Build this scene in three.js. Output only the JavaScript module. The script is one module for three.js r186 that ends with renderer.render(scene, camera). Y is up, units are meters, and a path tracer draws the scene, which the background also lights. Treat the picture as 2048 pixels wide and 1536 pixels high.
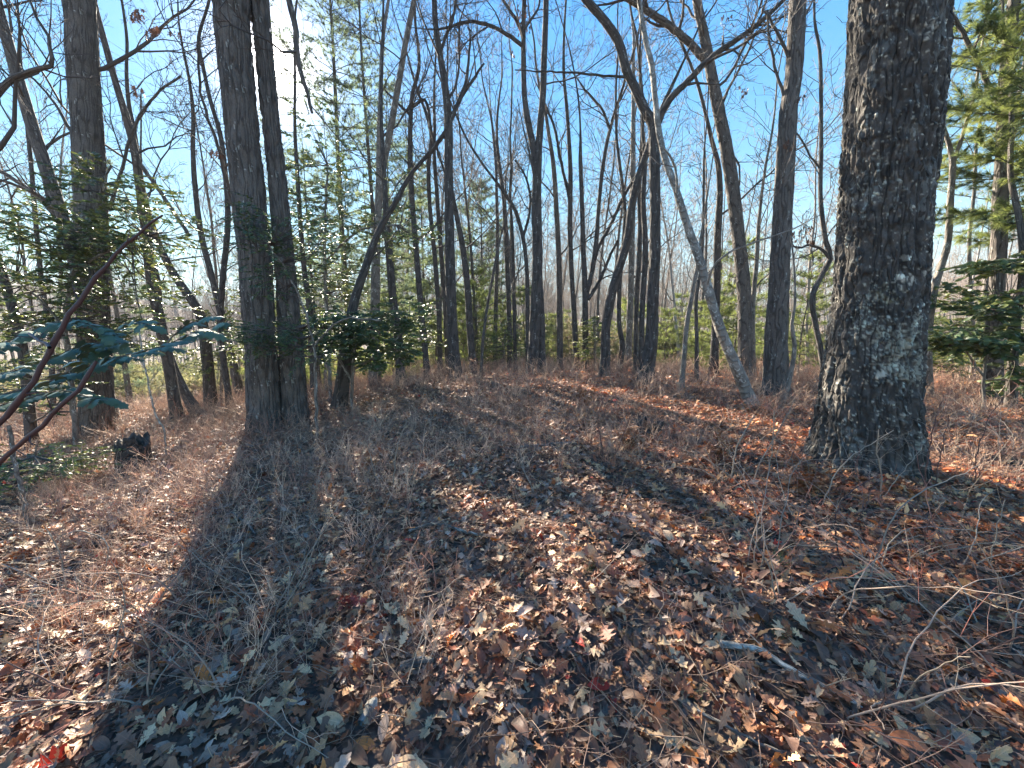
import * as THREE from 'three';

// ---------------------------------------------------------------- camera, sky, sun, exposure
const scene = new THREE.Scene();
const PITCH = THREE.MathUtils.degToRad(8.4), EYE = 1.5, F = 769;
const camera = new THREE.PerspectiveCamera(90, 4 / 3, 0.05, 3000);
camera.position.set(0, EYE, 0);
camera.rotation.x = -PITCH;
const renderer = new THREE.WebGLRenderer({ antialias: true });
renderer.toneMapping = THREE.LinearToneMapping;
renderer.toneMappingExposure = 6.8;
renderer.shadowMap.enabled = true;

const cP = Math.cos(PITCH), sP = Math.sin(PITCH);
function ray(px, py) {                                   // direction of a photograph pixel, scaled to depth 1
  const x = (px - 1024) / F, y = (768 - py) / F;
  const wy = y * cP - sP, wz = -(cP + y * sP);
  return new THREE.Vector3(x / -wz, wy / -wz, -1);
}
const at = (px, py, d) => ray(px, py).multiplyScalar(d).add(new THREE.Vector3(0, EYE, 0));
const SUN = ray(549, 128).normalize();

{ // clear winter sky: deep blue overhead, pale towards the horizon, bright air round the sun
  const W = 1024, H = 512, data = new Float32Array(W * H * 4);
  const hg = (c, g) => (1 - g * g) / Math.pow(1 + g * g - 2 * g * c, 1.5);
  for (let j = 0; j < H; j++) {
    const up = ((j + 0.5) / H - 0.5) * Math.PI, y = Math.max(Math.sin(up), 0);
    for (let i = 0; i < W; i++) {
      const az = ((i + 0.5) / W - 0.5) * 2 * Math.PI;
      const x = Math.cos(az) * Math.cos(up), z = Math.sin(az) * Math.cos(up);
      const c = x * SUN.x + Math.sin(up) * SUN.y + z * SUN.z;
      const k = Math.exp(-y * 3.1), k2 = Math.exp(-y * 6);
      const ph = 0.84 + 0.2 * c * c;
      const m = 0.0013 * hg(c, 0.76) + 0.0019 * hg(c, 0.972), o = (j * W + i) * 4;
      data[o] = (0.004 + 0.062 * k + 0.225 * k2) * ph * 0.78 + m * 0.9;
      data[o + 1] = (0.066 + 0.235 * k + 0.08 * k2) * ph * 0.745 + m * 0.8;
      data[o + 2] = (0.225 + 0.09 * k) * ph * 0.77 + m * 0.74;
      data[o + 3] = 1;
    }
  }
  const t = new THREE.DataTexture(data, W, H, THREE.RGBAFormat, THREE.FloatType);
  t.mapping = THREE.EquirectangularReflectionMapping; t.magFilter = THREE.LinearFilter; t.needsUpdate = true;
  scene.background = t; scene.environment = t;
}
const sun = new THREE.DirectionalLight(new THREE.Color(1, 0.9, 0.74), 5);
sun.position.copy(SUN).multiplyScalar(80); sun.castShadow = true;
Object.assign(sun.shadow.camera, { left: -40, right: 40, top: 40, bottom: -40, far: 200 });
sun.shadow.mapSize.set(4096, 4096);
scene.add(sun);
scene.fog = new THREE.FogExp2(new THREE.Color(0.8, 0.9, 1), 0.0006);

// ---------------------------------------------------------------- helpers
const V = (x, y, z) => new THREE.Vector3(x, y, z), UP = V(0, 1, 0);
const lerp = (a, b, t) => a + (b - a) * t, clamp = (x, a = 0, b = 1) => Math.min(b, Math.max(a, x));
const sstep = (a, b, x) => { const t = clamp((x - a) / (b - a)); return t * t * (3 - 2 * t); };
function RNG(seed) {
  let s = (seed * 2654435761) >>> 0;
  const f = () => { s = (s + 0x6d2b79f5) | 0; let t = Math.imul(s ^ (s >>> 15), 1 | s); t = (t + Math.imul(t ^ (t >>> 7), 61 | t)) ^ t; return ((t ^ (t >>> 14)) >>> 0) / 4294967296; };
  f.r = (a, b) => a + (b - a) * f();
  f.pick = (a) => a[Math.floor(f() * a.length)];
  f.dir = () => { const z = f() * 2 - 1, a = f() * Math.PI * 2, q = Math.sqrt(1 - z * z); return V(q * Math.cos(a), z, q * Math.sin(a)); };
  return f;
}
const hash3 = (x, y, z) => { let h = Math.imul(x, 374761393) ^ Math.imul(y, 668265263) ^ Math.imul(z, 2147483647 - 1274126177); h = Math.imul(h ^ (h >>> 13), 1274126177); return ((h ^ (h >>> 16)) >>> 0) / 4294967296; };
function vnoise(x, y, z) {                                // value noise -1..1
  const xi = Math.floor(x), yi = Math.floor(y), zi = Math.floor(z); let a = x - xi, b = y - yi, c = z - zi;
  a = a * a * (3 - 2 * a); b = b * b * (3 - 2 * b); c = c * c * (3 - 2 * c);
  const h = (i, j, k) => hash3(xi + i, yi + j, zi + k);
  return 2 * lerp(lerp(lerp(h(0, 0, 0), h(1, 0, 0), a), lerp(h(0, 1, 0), h(1, 1, 0), a), b), lerp(lerp(h(0, 0, 1), h(1, 0, 1), a), lerp(h(0, 1, 1), h(1, 1, 1), a), b), c) - 1;
}
const fbm = (x, y, z, n = 3) => { let s = 0, a = 0.5; for (let i = 0; i < n; i++) { s += a * vnoise(x, y, z); x = x * 2.03 + 7.1; y = y * 2.03 + 3.7; z = z * 2.03 + 1.3; a *= 0.5; } return s; };
function pnoise(x, y, px, py, s) {                        // value noise with a period, -1..1
  const xi = Math.floor(x), yi = Math.floor(y); let a = x - xi, b = y - yi;
  a = a * a * (3 - 2 * a); b = b * b * (3 - 2 * b);
  const m = (v, p) => ((v % p) + p) % p, h = (i, j) => hash3(m(xi + i, px), m(yi + j, py), s);
  return 2 * lerp(lerp(h(0, 0), h(1, 0), a), lerp(h(0, 1), h(1, 1), a), b) - 1;
}
const used = new Map();
function numbered(n) { const k = used.get(n) ?? 0; used.set(n, k + 1); return k ? n + '_' + String(k).padStart(3, '0') : n; }
function tag(o, label, category, group, kind) {
  if (label) o.userData.label = label;
  if (category) o.userData.category = category;
  if (group) o.userData.group = group;
  if (kind) o.userData.kind = kind;
  return o;
}
function thing(name, label, category, p = V(0, 0, 0), group) {
  const o = new THREE.Group(); o.name = numbered(name); o.position.copy(p); scene.add(o);
  return tag(o, label, category, group);
}
function part(name, geo, mat, parent) {
  const m = new THREE.Mesh(geo, mat); m.name = name; m.castShadow = m.receiveShadow = true; parent.add(m); return m;
}
const QUIET = { kind: 'stuff' };

// a bag of tubes and strips that becomes one geometry
class Bag {
  constructor() { this.p = []; this.n = []; this.u = []; this.i = []; }
  get empty() { return !this.i.length; }
  tube(pts, rad, sides = 4, uvw = 0.6, uvh = 1.2) {
    const N = pts.length, base = this.p.length / 3;
    let t = pts[1].clone().sub(pts[0]).normalize();
    let a = Math.abs(t.y) < 0.9 ? V(0, 1, 0).cross(t).normalize() : V(1, 0, 0).cross(t).normalize(), b = V();
    let s = 0;
    const rep = Math.max(1, Math.round(2 * Math.PI * rad[0] / uvw));
    for (let k = 0; k < N; k++) {
      const t2 = pts[Math.min(k + 1, N - 1)].clone().sub(pts[Math.max(k - 1, 0)]).normalize();
      a.addScaledVector(t2, -a.dot(t2)).normalize(); b.crossVectors(t2, a);
      if (k) s += pts[k].distanceTo(pts[k - 1]);
      for (let j = 0; j <= sides; j++) {
        const q = j / sides * Math.PI * 2, c = Math.cos(q), d = Math.sin(q), r = rad[k];
        const nx = a.x * c + b.x * d, ny = a.y * c + b.y * d, nz = a.z * c + b.z * d;
        this.p.push(pts[k].x + nx * r, pts[k].y + ny * r, pts[k].z + nz * r); this.n.push(nx, ny, nz); this.u.push(j / sides * rep, s / uvh);
      }
    }
    for (let k = 0; k < N - 1; k++) for (let j = 0; j < sides; j++) {
      const q = base + k * (sides + 1) + j, w = q + sides + 1;
      this.i.push(q, q + 1, w, q + 1, w + 1, w);
    }
  }
  geo(shift) {
    const g = new THREE.BufferGeometry();
    if (shift) for (let k = 0; k < this.p.length; k += 3) { this.p[k] -= shift.x; this.p[k + 1] -= shift.y; this.p[k + 2] -= shift.z; }
    g.setAttribute('position', new THREE.Float32BufferAttribute(this.p, 3));
    g.setAttribute('normal', new THREE.Float32BufferAttribute(this.n, 3));
    g.setAttribute('uv', new THREE.Float32BufferAttribute(this.u, 2));
    g.setIndex(this.i); return g;
  }
}

// ---------------------------------------------------------------- ground shape
const softpos = (x, k = 1) => (x > 12 * k ? x : k * Math.log1p(Math.exp(x / k)));
function land(x, z) {                                     // the large shape
  const d = -z, r = Math.hypot(x, z);
  const L = softpos(-x - 1.6, 0.8);
  let h = -(L < 10 ? 0.135 * L : 1.35 + 3.2 * (1 - Math.exp(-(L - 10) * 0.03)));
  h -= 3.4 * (1 - Math.exp(-softpos(d - 13, 1.5) / 32));
  h -= 0.02 * softpos(x - 5, 1);
  const az = Math.atan2(x, d) * 180 / Math.PI;            // 0 ahead, negative to the left
  const far = sstep(110, 260, r);
  h += far * (6 + 26 * sstep(36, 52, az) * sstep(100, 70, az) + 3 * vnoise(az * 0.15, 3.1, 0));
  h += sstep(230, 400, r) * (6 + 26 * sstep(-30, -52, az) * sstep(-110, -70, az) + 5 * vnoise(az * 0.11, 7.7, 2));
  return h;
}
const micro = (x, z) => 0.05 * vnoise(x * 0.9, z * 0.9, 4) + 0.03 * vnoise(x * 2.3, z * 2.3, 9);
const ground = (x, z) => land(x, z) + micro(x, z);
function hit(px, py) {                                    // where a pixel's ray meets the ground
  const d = ray(px, py); let t = 0.8;
  for (let k = 0; k < 4000; k++) { const p = d.clone().multiplyScalar(t).add(V(0, EYE, 0)); if (p.y < ground(p.x, p.z)) return p; t += 0.004 + t * 0.002; }
  return d.multiplyScalar(20).add(V(0, EYE, 0));
}

// ---------------------------------------------------------------- materials
function texture(w, h, fn, srgb = false) {                // fn(u, v) -> [r, g, b] 0..1
  const d = new Uint8Array(w * h * 4);
  for (let j = 0; j < h; j++) for (let i = 0; i < w; i++) {
    const c = fn(i / w, j / h), o = (j * w + i) * 4;
    for (let k = 0; k < 3; k++) d[o + k] = 255 * clamp(c[k]); d[o + 3] = 255;
  }
  const t = new THREE.DataTexture(d, w, h); t.wrapS = t.wrapT = THREE.RepeatWrapping; t.magFilter = THREE.LinearFilter;
  if (srgb) t.colorSpace = THREE.SRGBColorSpace; t.needsUpdate = true; return t;
}
function barkHeight(u, v, s, fx, fy) {
  const w = 0.35 * pnoise(u * 4, v * 4, 4, 4, s + 9) + 0.28 * pnoise(u * 9, v * 9, 9, 9, s + 8);
  const n = Math.abs(0.65 * pnoise(u * fx + w, v * fy, fx, fy, s) + 0.35 * pnoise(u * fx * 2 + w * 2, v * fy * 2, fx * 2, fy * 2, s + 1));
  const f = 0.5 * pnoise(u * 40, v * 60, 40, 60, s + 2) + 0.5 * pnoise(u * 90, v * 120, 90, 120, s + 3);
  return clamp(sstep(0, 0.3, n) * 0.75 + 0.12 * f + 0.1);
}
function barkMaterial(s, fx, fy, dark, light, lichen, amount, bump, extra = {}) {
  const hgt = texture(512, 512, (u, v) => { const h = barkHeight(u, v, s, fx, fy); return [h, h, h]; });
  const col = texture(512, 512, (u, v) => {
    const h = barkHeight(u, v, s, fx, fy), n = 0.5 + 0.5 * pnoise(u * 5, v * 7, 5, 7, s + 20), m = pnoise(u * 60, v * 60, 60, 60, s + 5);
    const l = sstep(1 - amount, 1.12 - amount, 0.5 + 0.34 * pnoise(u * 6, v * 8, 6, 8, s + 11) + 0.22 * pnoise(u * 23, v * 31, 23, 31, s + 12) + 0.12 * m) * (0.5 + 0.5 * h);
    return [0, 1, 2].map((k) => lerp(lerp(dark[k], light[k], clamp(h * 0.75 + 0.25 * n)) * (1 + 0.18 * m), lichen[k], l));
  });
  return new THREE.MeshStandardMaterial({ map: col, bumpMap: hgt, bumpScale: bump, roughness: 0.95, ...extra });
}
const M = {};
M.oak = barkMaterial(11, 11, 6, [0.07, 0.062, 0.056], [0.27, 0.245, 0.22], [0.42, 0.43, 0.4], 0.3, 0.02, { vertexColors: true });
M.furrowed = barkMaterial(31, 13, 3, [0.052, 0.043, 0.037], [0.165, 0.142, 0.125], [0.36, 0.36, 0.33], 0.26, 0.02);
M.rough = barkMaterial(51, 9, 4, [0.05, 0.042, 0.037], [0.165, 0.142, 0.125], [0.36, 0.36, 0.33], 0.22, 0.02);
M.grey = barkMaterial(71, 6, 6, [0.10, 0.088, 0.075], [0.24, 0.21, 0.18], [0.48, 0.48, 0.43], 0.34, 0.01);
M.dark = barkMaterial(91, 9, 4, [0.034, 0.03, 0.028], [0.115, 0.1, 0.09], [0.28, 0.28, 0.26], 0.2, 0.02);
M.pale = barkMaterial(111, 3, 7, [0.16, 0.145, 0.12], [0.36, 0.335, 0.29], [0.55, 0.54, 0.48], 0.42, 0.008);
M.mottled = barkMaterial(121, 4, 9, [0.12, 0.105, 0.09], [0.3, 0.275, 0.24], [0.52, 0.51, 0.46], 0.36, 0.012);
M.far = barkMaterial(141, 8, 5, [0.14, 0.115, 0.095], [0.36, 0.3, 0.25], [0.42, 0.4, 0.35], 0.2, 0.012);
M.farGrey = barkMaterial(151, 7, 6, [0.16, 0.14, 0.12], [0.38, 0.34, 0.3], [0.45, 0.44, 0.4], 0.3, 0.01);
const std = (r, g, b, rough = 0.9, extra = {}) => new THREE.MeshStandardMaterial({ color: new THREE.Color(r, g, b), roughness: rough, ...extra });
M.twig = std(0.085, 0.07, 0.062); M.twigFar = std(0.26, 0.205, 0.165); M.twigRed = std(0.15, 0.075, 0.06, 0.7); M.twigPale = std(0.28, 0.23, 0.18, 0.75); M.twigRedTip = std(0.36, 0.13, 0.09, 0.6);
M.twigBrush = std(0.37, 0.265, 0.2, 0.75); M.wine = std(0.075, 0.035, 0.035, 0.55);
const leafMat = (c, rough, tr, extra = {}) => new THREE.MeshPhysicalMaterial({ color: new THREE.Color(...c), roughness: rough, transmission: tr, thickness: 0, side: THREE.DoubleSide, ...extra });
M.leafMap = texture(128, 128, (u, v) => {                   // veins, blotches and rot spots of a dead leaf: u along, v across
  const q = Math.abs(v - 0.5) * 2, n = 0.5 + 0.5 * pnoise(u * 9, v * 7, 9, 7, 301), f = 0.5 + 0.5 * pnoise(u * 30, v * 24, 30, 24, 302), vein = Math.abs(((u * 7 - q * 1.1) % 1 + 1) % 1 - 0.5) < 0.06 ? 0.1 : 0;
  const k = clamp(0.62 + 0.26 * n + 0.12 * f - vein + 0.25 * (q < 0.05) - 0.35 * sstep(0.72, 0.85, n * 0.6 + f * 0.4));
  return [k, k * (0.95 + 0.05 * n), k * (0.9 + 0.1 * n)];
});
M.litter = leafMat([1, 1, 1], 0.58, 0.3, { specularIntensity: 0.7, map: M.leafMap });
M.holly = leafMat([1, 1, 1], 0.48, 0.58, { specularIntensity: 0.6 });
M.needle = leafMat([1, 1, 1], 0.95, 0.6, { specularIntensity: 0.3 });
M.hollyNear = [[0.085, 0.135, 0.08], [0.1, 0.155, 0.092], [0.068, 0.115, 0.068]].map((c) => leafMat(c, 0.52, 0.15, { specularIntensity: 0.8 }));
M.hollyNear.push(leafMat([0.12, 0.17, 0.02], 0.42, 0.5));

// ---------------------------------------------------------------- the ground sheet
{
  const soil = texture(512, 512, (u, v) => {
    const a = 0.5 + 0.5 * pnoise(u * 14, v * 14, 14, 14, 3), b = 0.5 + 0.5 * pnoise(u * 50, v * 50, 50, 50, 5), c = 0.5 + 0.5 * pnoise(u * 120, v * 120, 120, 120, 6);
    const t = clamp(0.25 * a + 0.4 * b + 0.35 * c);
    return [lerp(0.05, 0.24, t * t), lerp(0.032, 0.15, t * t), lerp(0.025, 0.105, t * t)];
  });
  const bump = texture(512, 512, (u, v) => { const b = 0.5 + 0.3 * pnoise(u * 40, v * 40, 40, 40, 15) + 0.2 * pnoise(u * 110, v * 110, 110, 110, 16); return [b, b, b]; });
  M.soil = new THREE.MeshStandardMaterial({ map: soil, bumpMap: bump, bumpScale: 0.03, roughness: 1 });
  const rs = [0.0]; let r = 0.15; while (r < 420) { rs.push(r); r += Math.max(0.11, r * 0.028); }
  const S = 300, p = [], u = [], idx = [];
  for (const q of rs) for (let j = 0; j <= S; j++) {
    const a = j / S * Math.PI * 2, x = Math.sin(a) * q, z = -Math.cos(a) * q;
    p.push(x, ground(x, z), z); u.push(x / 1.7, z / 1.7);
  }
  for (let k = 0; k < rs.length - 1; k++) for (let j = 0; j < S; j++) { const a = k * (S + 1) + j, b = a + S + 1; idx.push(a, a + 1, b, a + 1, b + 1, b); }
  const g = new THREE.BufferGeometry(); g.setAttribute('position', new THREE.Float32BufferAttribute(p, 3)); g.setAttribute('uv', new THREE.Float32BufferAttribute(u, 2)); g.setIndex(idx); g.computeVertexNormals();
  var floor = new THREE.Mesh(g, M.soil); floor.name = 'ground'; floor.receiveShadow = true; tag(floor, 'brown leaf-covered forest floor sloping down to the left', 'ground', null, 'structure'); scene.add(floor);
}

// ---------------------------------------------------------------- leaf shapes: length along +x, width along z, face up
function leafGeo(rows, { curl = 0, bend = 0, twist = 0, fold = 0, seed = 1 }) {
  const rng = RNG(seed), p = [], u = [], idx = [];            // rows: [t of the midrib, half width, forward shift of the edge]
  for (const [t, w, sh] of rows) {
    const y = bend * (t - 0.5) * (t - 0.5) * 4, tw = twist * (t - 0.5);
    const e = (s) => { const ww = w * (1 + 0.15 * (rng() - 0.5)); const K = Math.abs(curl) * 3 + 1e-4, th = Math.min(K * ww, 2.3), h = Math.sign(curl) * (1 - Math.cos(th)) / K + s * tw * ww * 0.8 + 0.05 * (rng() - 0.5) * (ww > 0.05); return [t + sh, y + h, s * Math.sin(th) / K]; };
    p.push(...e(-1), t, y, 0, ...e(1)); u.push(t, 0, t, 0.5, t, 1);
  }
  for (let k = 0; k < rows.length - 1; k++) { const a = k * 3, b = a + 3; idx.push(a, a + 1, b, a + 1, b + 1, b, a + 1, a + 2, b + 1, a + 2, b + 2, b + 1); }
  const g = new THREE.BufferGeometry(); g.setAttribute('position', new THREE.Float32BufferAttribute(p, 3)); g.setAttribute('uv', new THREE.Float32BufferAttribute(u, 2)); g.setIndex(idx); g.computeVertexNormals(); return g;
}
function lobed(n, lobes, width, sinus, push, sharp, stem) {     // half outline with rounded or pointed lobes
  const rows = [[-stem, 0.009, 0], [0, 0.013, 0]];
  for (let k = 1; k < n; k++) {
    const t = k / n, env = Math.pow(Math.sin(Math.PI * Math.pow(t, 1.15)), 0.75) * (t > 0.93 ? 0.8 : 1), ph = t * lobes, c = 0.5 - 0.5 * Math.cos(ph * 2 * Math.PI), w = width * env * (1 - sinus * (1 - Math.pow(c, sharp)));
    rows.push([t, Math.max(w, 0.02), push * c * env]);
  }
  rows.push([1.02, 0.004, 0]); return rows;
}
const redOak = lobed(19, 3.6, 0.4, 0.72, 0.1, 1.3, 0.24), whiteOak = lobed(20, 4.4, 0.3, 0.55, 0.05, 0.8, 0.13);
const oval = [[-0.1, 0.008, 0], [0, 0.012, 0], [0.12, 0.14, 0], [0.3, 0.25, 0], [0.5, 0.27, 0], [0.7, 0.21, 0], [0.87, 0.1, 0], [1, 0.003, 0]];
const hollyRows = [[-0.1, 0.012, 0], [0, 0.02, 0], [0.1, 0.12, 0.01], [0.16, 0.25, -0.02], [0.25, 0.17, 0], [0.36, 0.31, 0], [0.46, 0.2, 0.01], [0.57, 0.31, 0.01], [0.67, 0.18, 0.01], [0.77, 0.25, 0.03], [0.86, 0.1, 0.01], [1, 0.003, 0]];
const litterGeos = [];
{
  const rng = RNG(5);
  for (let k = 0; k < 5; k++) litterGeos.push(leafGeo(redOak, { curl: rng.r(-0.5, 0.9), bend: rng.r(-0.16, 0.14), twist: rng.r(-0.7, 0.7), seed: k + 1 }));
  for (let k = 0; k < 4; k++) litterGeos.push(leafGeo(whiteOak, { curl: rng.r(-0.5, 1.1), bend: rng.r(-0.2, 0.16), twist: rng.r(-0.6, 0.6), seed: k + 21 }));
  for (let k = 0; k < 4; k++) litterGeos.push(leafGeo(k % 2 ? redOak : whiteOak, { curl: rng.r(1.3, 2.2), bend: rng.r(-0.3, 0.3), twist: rng.r(-0.9, 0.9), seed: k + 61 }));
  for (let k = 0; k < 3; k++) litterGeos.push(leafGeo(oval, { curl: rng.r(0.6, 1.7), bend: rng.r(-0.2, 0.2), twist: rng.r(-0.9, 0.9), seed: k + 41 }));
}
const litterTones = [[0.3, 0.25, 0.23], [0.5, 0.37, 0.24], [0.2, 0.105, 0.07], [0.25, 0.14, 0.09], [0.15, 0.085, 0.062], [0.3, 0.17, 0.1], [0.38, 0.26, 0.16], [0.23, 0.185, 0.165], [0.19, 0.15, 0.135], [0.2, 0.075, 0.045], [0.27, 0.11, 0.055], [0.43, 0.34, 0.24], [0.17, 0.1, 0.08], [0.12, 0.075, 0.06]];
function leafMatrix(p, yaw, tilt, roll, s) {
  const q = new THREE.Quaternion().setFromEuler(new THREE.Euler(roll, yaw, tilt, 'YXZ'));
  return new THREE.Matrix4().compose(p, q, V(s, s, s));
}
const half = 1.36;
{
  const rng = RNG(77), groups = litterGeos.map(() => []), near = [];
  const add = (x, z, s, lift) => {
    const k = Math.floor(rng() * litterGeos.length), steep = rng() < 0.2 ? 1.2 : 0.55;
    const p = V(x, ground(x, z) + lift, z), m = leafMatrix(p, rng.r(0, 6.28), rng.r(-steep, steep), rng.r(-steep, steep), s);
    let c = rng.pick(litterTones).slice();
    if (rng() < 0.004) c = [0.36, 0.035, 0.02]; else if (rng() < 0.02) c = [0.42, 0.17, 0.05];
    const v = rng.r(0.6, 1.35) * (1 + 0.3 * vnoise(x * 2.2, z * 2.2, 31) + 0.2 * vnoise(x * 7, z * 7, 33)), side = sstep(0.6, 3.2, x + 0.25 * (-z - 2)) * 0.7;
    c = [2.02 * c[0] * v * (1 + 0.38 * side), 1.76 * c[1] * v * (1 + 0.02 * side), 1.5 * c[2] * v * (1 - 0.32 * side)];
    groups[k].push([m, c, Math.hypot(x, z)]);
  };
  const bands = [[0.9, 2.2, 900, 0.073], [2.2, 4, 900, 0.07], [4, 7, 620, 0.073], [7, 11, 330, 0.08], [11, 17, 170, 0.095], [17, 30, 34, 0.14]];
  for (const [a, b, dens, size] of bands) {
    const hw = b < 3 ? 1.66 : b < 5 ? 1.5 : half, area = (b * b - a * a) * hw, n = Math.round(area * dens);
    for (let k = 0; k < n; k++) {
      const d = Math.sqrt(rng.r(a * a, b * b)), x = d * rng.r(-hw, hw) * 1.02, up = rng();
      add(x, -d, size * (0.45 + 1.1 * Math.pow(rng(), 1.4)), 0.004 + 0.035 * up * up * (1 + 0.6 * vnoise(x * 1.5, d * 1.5, 2)));
    }
  }
  for (const [bx, by, r, n] of [[1733, 960, 0.48, 900], [552, 825, 0.62, 700], [1546, 800, 0.34, 350], [194, 880, 0.45, 300], [1510, 822, 0.2, 120]]) {   // leaves banked against the big trunks
    const c = hit(bx, by);
    for (let k = 0; k < n; k++) { const a = rng.r(0, 6.28), q = r * (0.75 + 0.9 * rng() * rng()); add(c.x + Math.cos(a) * q, c.z - r * 0.4 + Math.sin(a) * q, rng.r(0.055, 0.09), 0.02 + 0.1 * Math.max(0, 1.25 - q / r)); }
  }
  for (let k = 0; k < 2500; k++) add(rng.r(-4, 4), rng.r(-0.9, 3), 0.11, 0.02);      // round the photographer's feet
  const all = groups.flatMap((g, k) => g.filter((e) => e[2] < 2.9 && -new THREE.Vector3().setFromMatrixPosition(e[0]).z > 1.15).map((e) => [k, e])).sort((a, b) => new THREE.Vector3().setFromMatrixPosition(b[1][0]).y - new THREE.Vector3().setFromMatrixPosition(a[1][0]).y);
  const lifted = new Set();
  const tones = litterTones.slice(0, 12).map((c) => leafMat([c[0] * 2.0, c[1] * 1.65, c[2] * 1.4], 0.58, 0.3, { specularIntensity: 0.7, map: M.leafMap }));
  for (const [k, e] of all) {                                       // the nearest leaves on top, each a mesh of its own
    if (lifted.size >= 300) break;
    if (rng() < 0.5) continue;
    lifted.add(e);
    const m = part(numbered('oak_leaf'), litterGeos[k], tones[lifted.size % tones.length], floor);
    e[0].decompose(m.position, m.quaternion, m.scale); m.position.y += 0.006; m.scale.multiplyScalar(1.2);
  }
  // torn bits matted between the leaves, and small dropped twigs
  const litter = new THREE.Group(); litter.name = 'leaf_litter'; litter.userData.kind = 'stuff'; floor.add(litter);
  groups.forEach((g, k) => {
    g = g.filter((e) => !lifted.has(e));
    const im = new THREE.InstancedMesh(litterGeos[k], M.litter, g.length); im.name = 'fallen_leaves'; im.userData.kind = 'stuff'; im.castShadow = im.receiveShadow = true;
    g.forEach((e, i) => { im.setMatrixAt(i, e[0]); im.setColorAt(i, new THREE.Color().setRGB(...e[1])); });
    litter.add(im);
  });
  const bit = leafGeo([[0, 0.2, 0], [0.3, 0.36, 0.05], [0.6, 0.22, 0], [0.8, 0.3, 0.1], [1, 0.06, 0]], { curl: 0.5, bend: 0.1, twist: 0.5, seed: 91 }), bits = [];
  for (let k = 0; k < 70000; k++) {
    const d = Math.sqrt(rng.r(0.8, 90)), hw = d < 4 ? 1.66 : half, x = d * rng.r(-hw, hw), v = rng.r(0.55, 1.3), c = rng.pick(litterTones.slice(2));
    bits.push([leafMatrix(V(x, ground(x, -d) + rng.r(0.002, 0.022), -d), rng.r(0, 6.28), rng.r(-0.7, 0.7), rng.r(-0.7, 0.7), rng.r(0.018, 0.05)), [1.35 * c[0] * v, 1.12 * c[1] * v, 0.95 * c[2] * v]]);
  }
  const im = new THREE.InstancedMesh(bit, M.litter, bits.length); im.name = 'leaf_fragments'; im.userData.kind = 'stuff'; im.castShadow = im.receiveShadow = true;
  bits.forEach((e, i) => { im.setMatrixAt(i, e[0]); im.setColorAt(i, new THREE.Color().setRGB(...e[1])); }); litter.add(im);
  for (let g = 0; g < 4; g++) {
    const b = new Bag(), P = [], R = []; let a = 0, q = V(0, 0, 0); for (let k = 0; k < 7; k++) { P.push(q.clone()); R.push(0.0021 * (1 - 0.1 * k)); a += rng.r(-0.45, 0.45); q = q.clone().add(V(Math.cos(a), rng.r(-0.1, 0.1), Math.sin(a)).multiplyScalar(0.07)); }
    b.tube(P, R, 5); for (let k = 2; k < 6; k++) { const s = k % 2 ? 1 : -1; b.tube([P[k], P[k].clone().add(V(0.05, 0.02, 0.05 * s)), P[k].clone().add(V(rng.r(0.08, 0.16), 0.02, rng.r(0.06, 0.13) * s))], [0.0013, 0.001, 0.0008], 4); }
    const list = []; for (let k = 0; k < 2600; k++) { const d = Math.sqrt(rng.r(1, 120)), x = d * rng.r(-1.5, 1.5), c = rng() < 0.2 ? [1.3, 1.22, 1.12] : [0.62, 0.52, 0.48], v = rng.r(0.6, 1.2); list.push([leafMatrix(V(x, ground(x, -d) + rng.r(0.02, 0.06), -d), rng.r(0, 6.28), rng.r(-0.18, 0.18), rng.r(0, 6.28), rng.r(0.4, 1.1)), c.map((t) => t * v)]); }
    const tm = new THREE.InstancedMesh(b.geo(), M.twigBrush, list.length); tm.name = 'dropped_twigs'; tm.userData.kind = 'stuff'; tm.castShadow = tm.receiveShadow = true; list.forEach((e, i) => { tm.setMatrixAt(i, e[0]); tm.setColorAt(i, new THREE.Color().setRGB(...e[1])); }); litter.add(tm);
  }
}

const basis = (p, x, y, s) => { x = x.clone().normalize(); const z = x.clone().cross(y).normalize(), yy = z.clone().cross(x); const m = new THREE.Matrix4().makeBasis(x, yy, z); m.scale(V(s, s, s)); m.setPosition(p); return m; };
function instances(name, geo, mat, list, parent, origin) {
  const im = new THREE.InstancedMesh(geo, mat, list.length); im.name = name; im.userData.kind = 'stuff'; im.castShadow = im.receiveShadow = true;
  list.forEach(([m, c], i) => { m.elements[12] -= origin.x; m.elements[13] -= origin.y; m.elements[14] -= origin.z; im.setMatrixAt(i, m); im.setColorAt(i, new THREE.Color().setRGB(...c)); });
  parent.add(im); return im;
}
// ---------------------------------------------------------------- trunks and crowns
function resample(pts, rad, step) {
  const c = new THREE.CatmullRomCurve3(pts, false, 'centripetal'), n = Math.max(4, Math.ceil(c.getLength() / step));
  const P = [], R = [], L = [0]; for (let k = 1; k < pts.length; k++) L.push(L[k - 1] + pts[k].distanceTo(pts[k - 1]));
  for (let k = 0; k <= n; k++) {
    const p = c.getPointAt(k / n), u = c.getUtoTmapping(k / n) * (pts.length - 1), i = Math.min(Math.floor(u), pts.length - 2), f = u - i;
    P.push(p); R.push(lerp(rad[i], rad[i + 1], f));
  }
  return [P, R];
}
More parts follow.
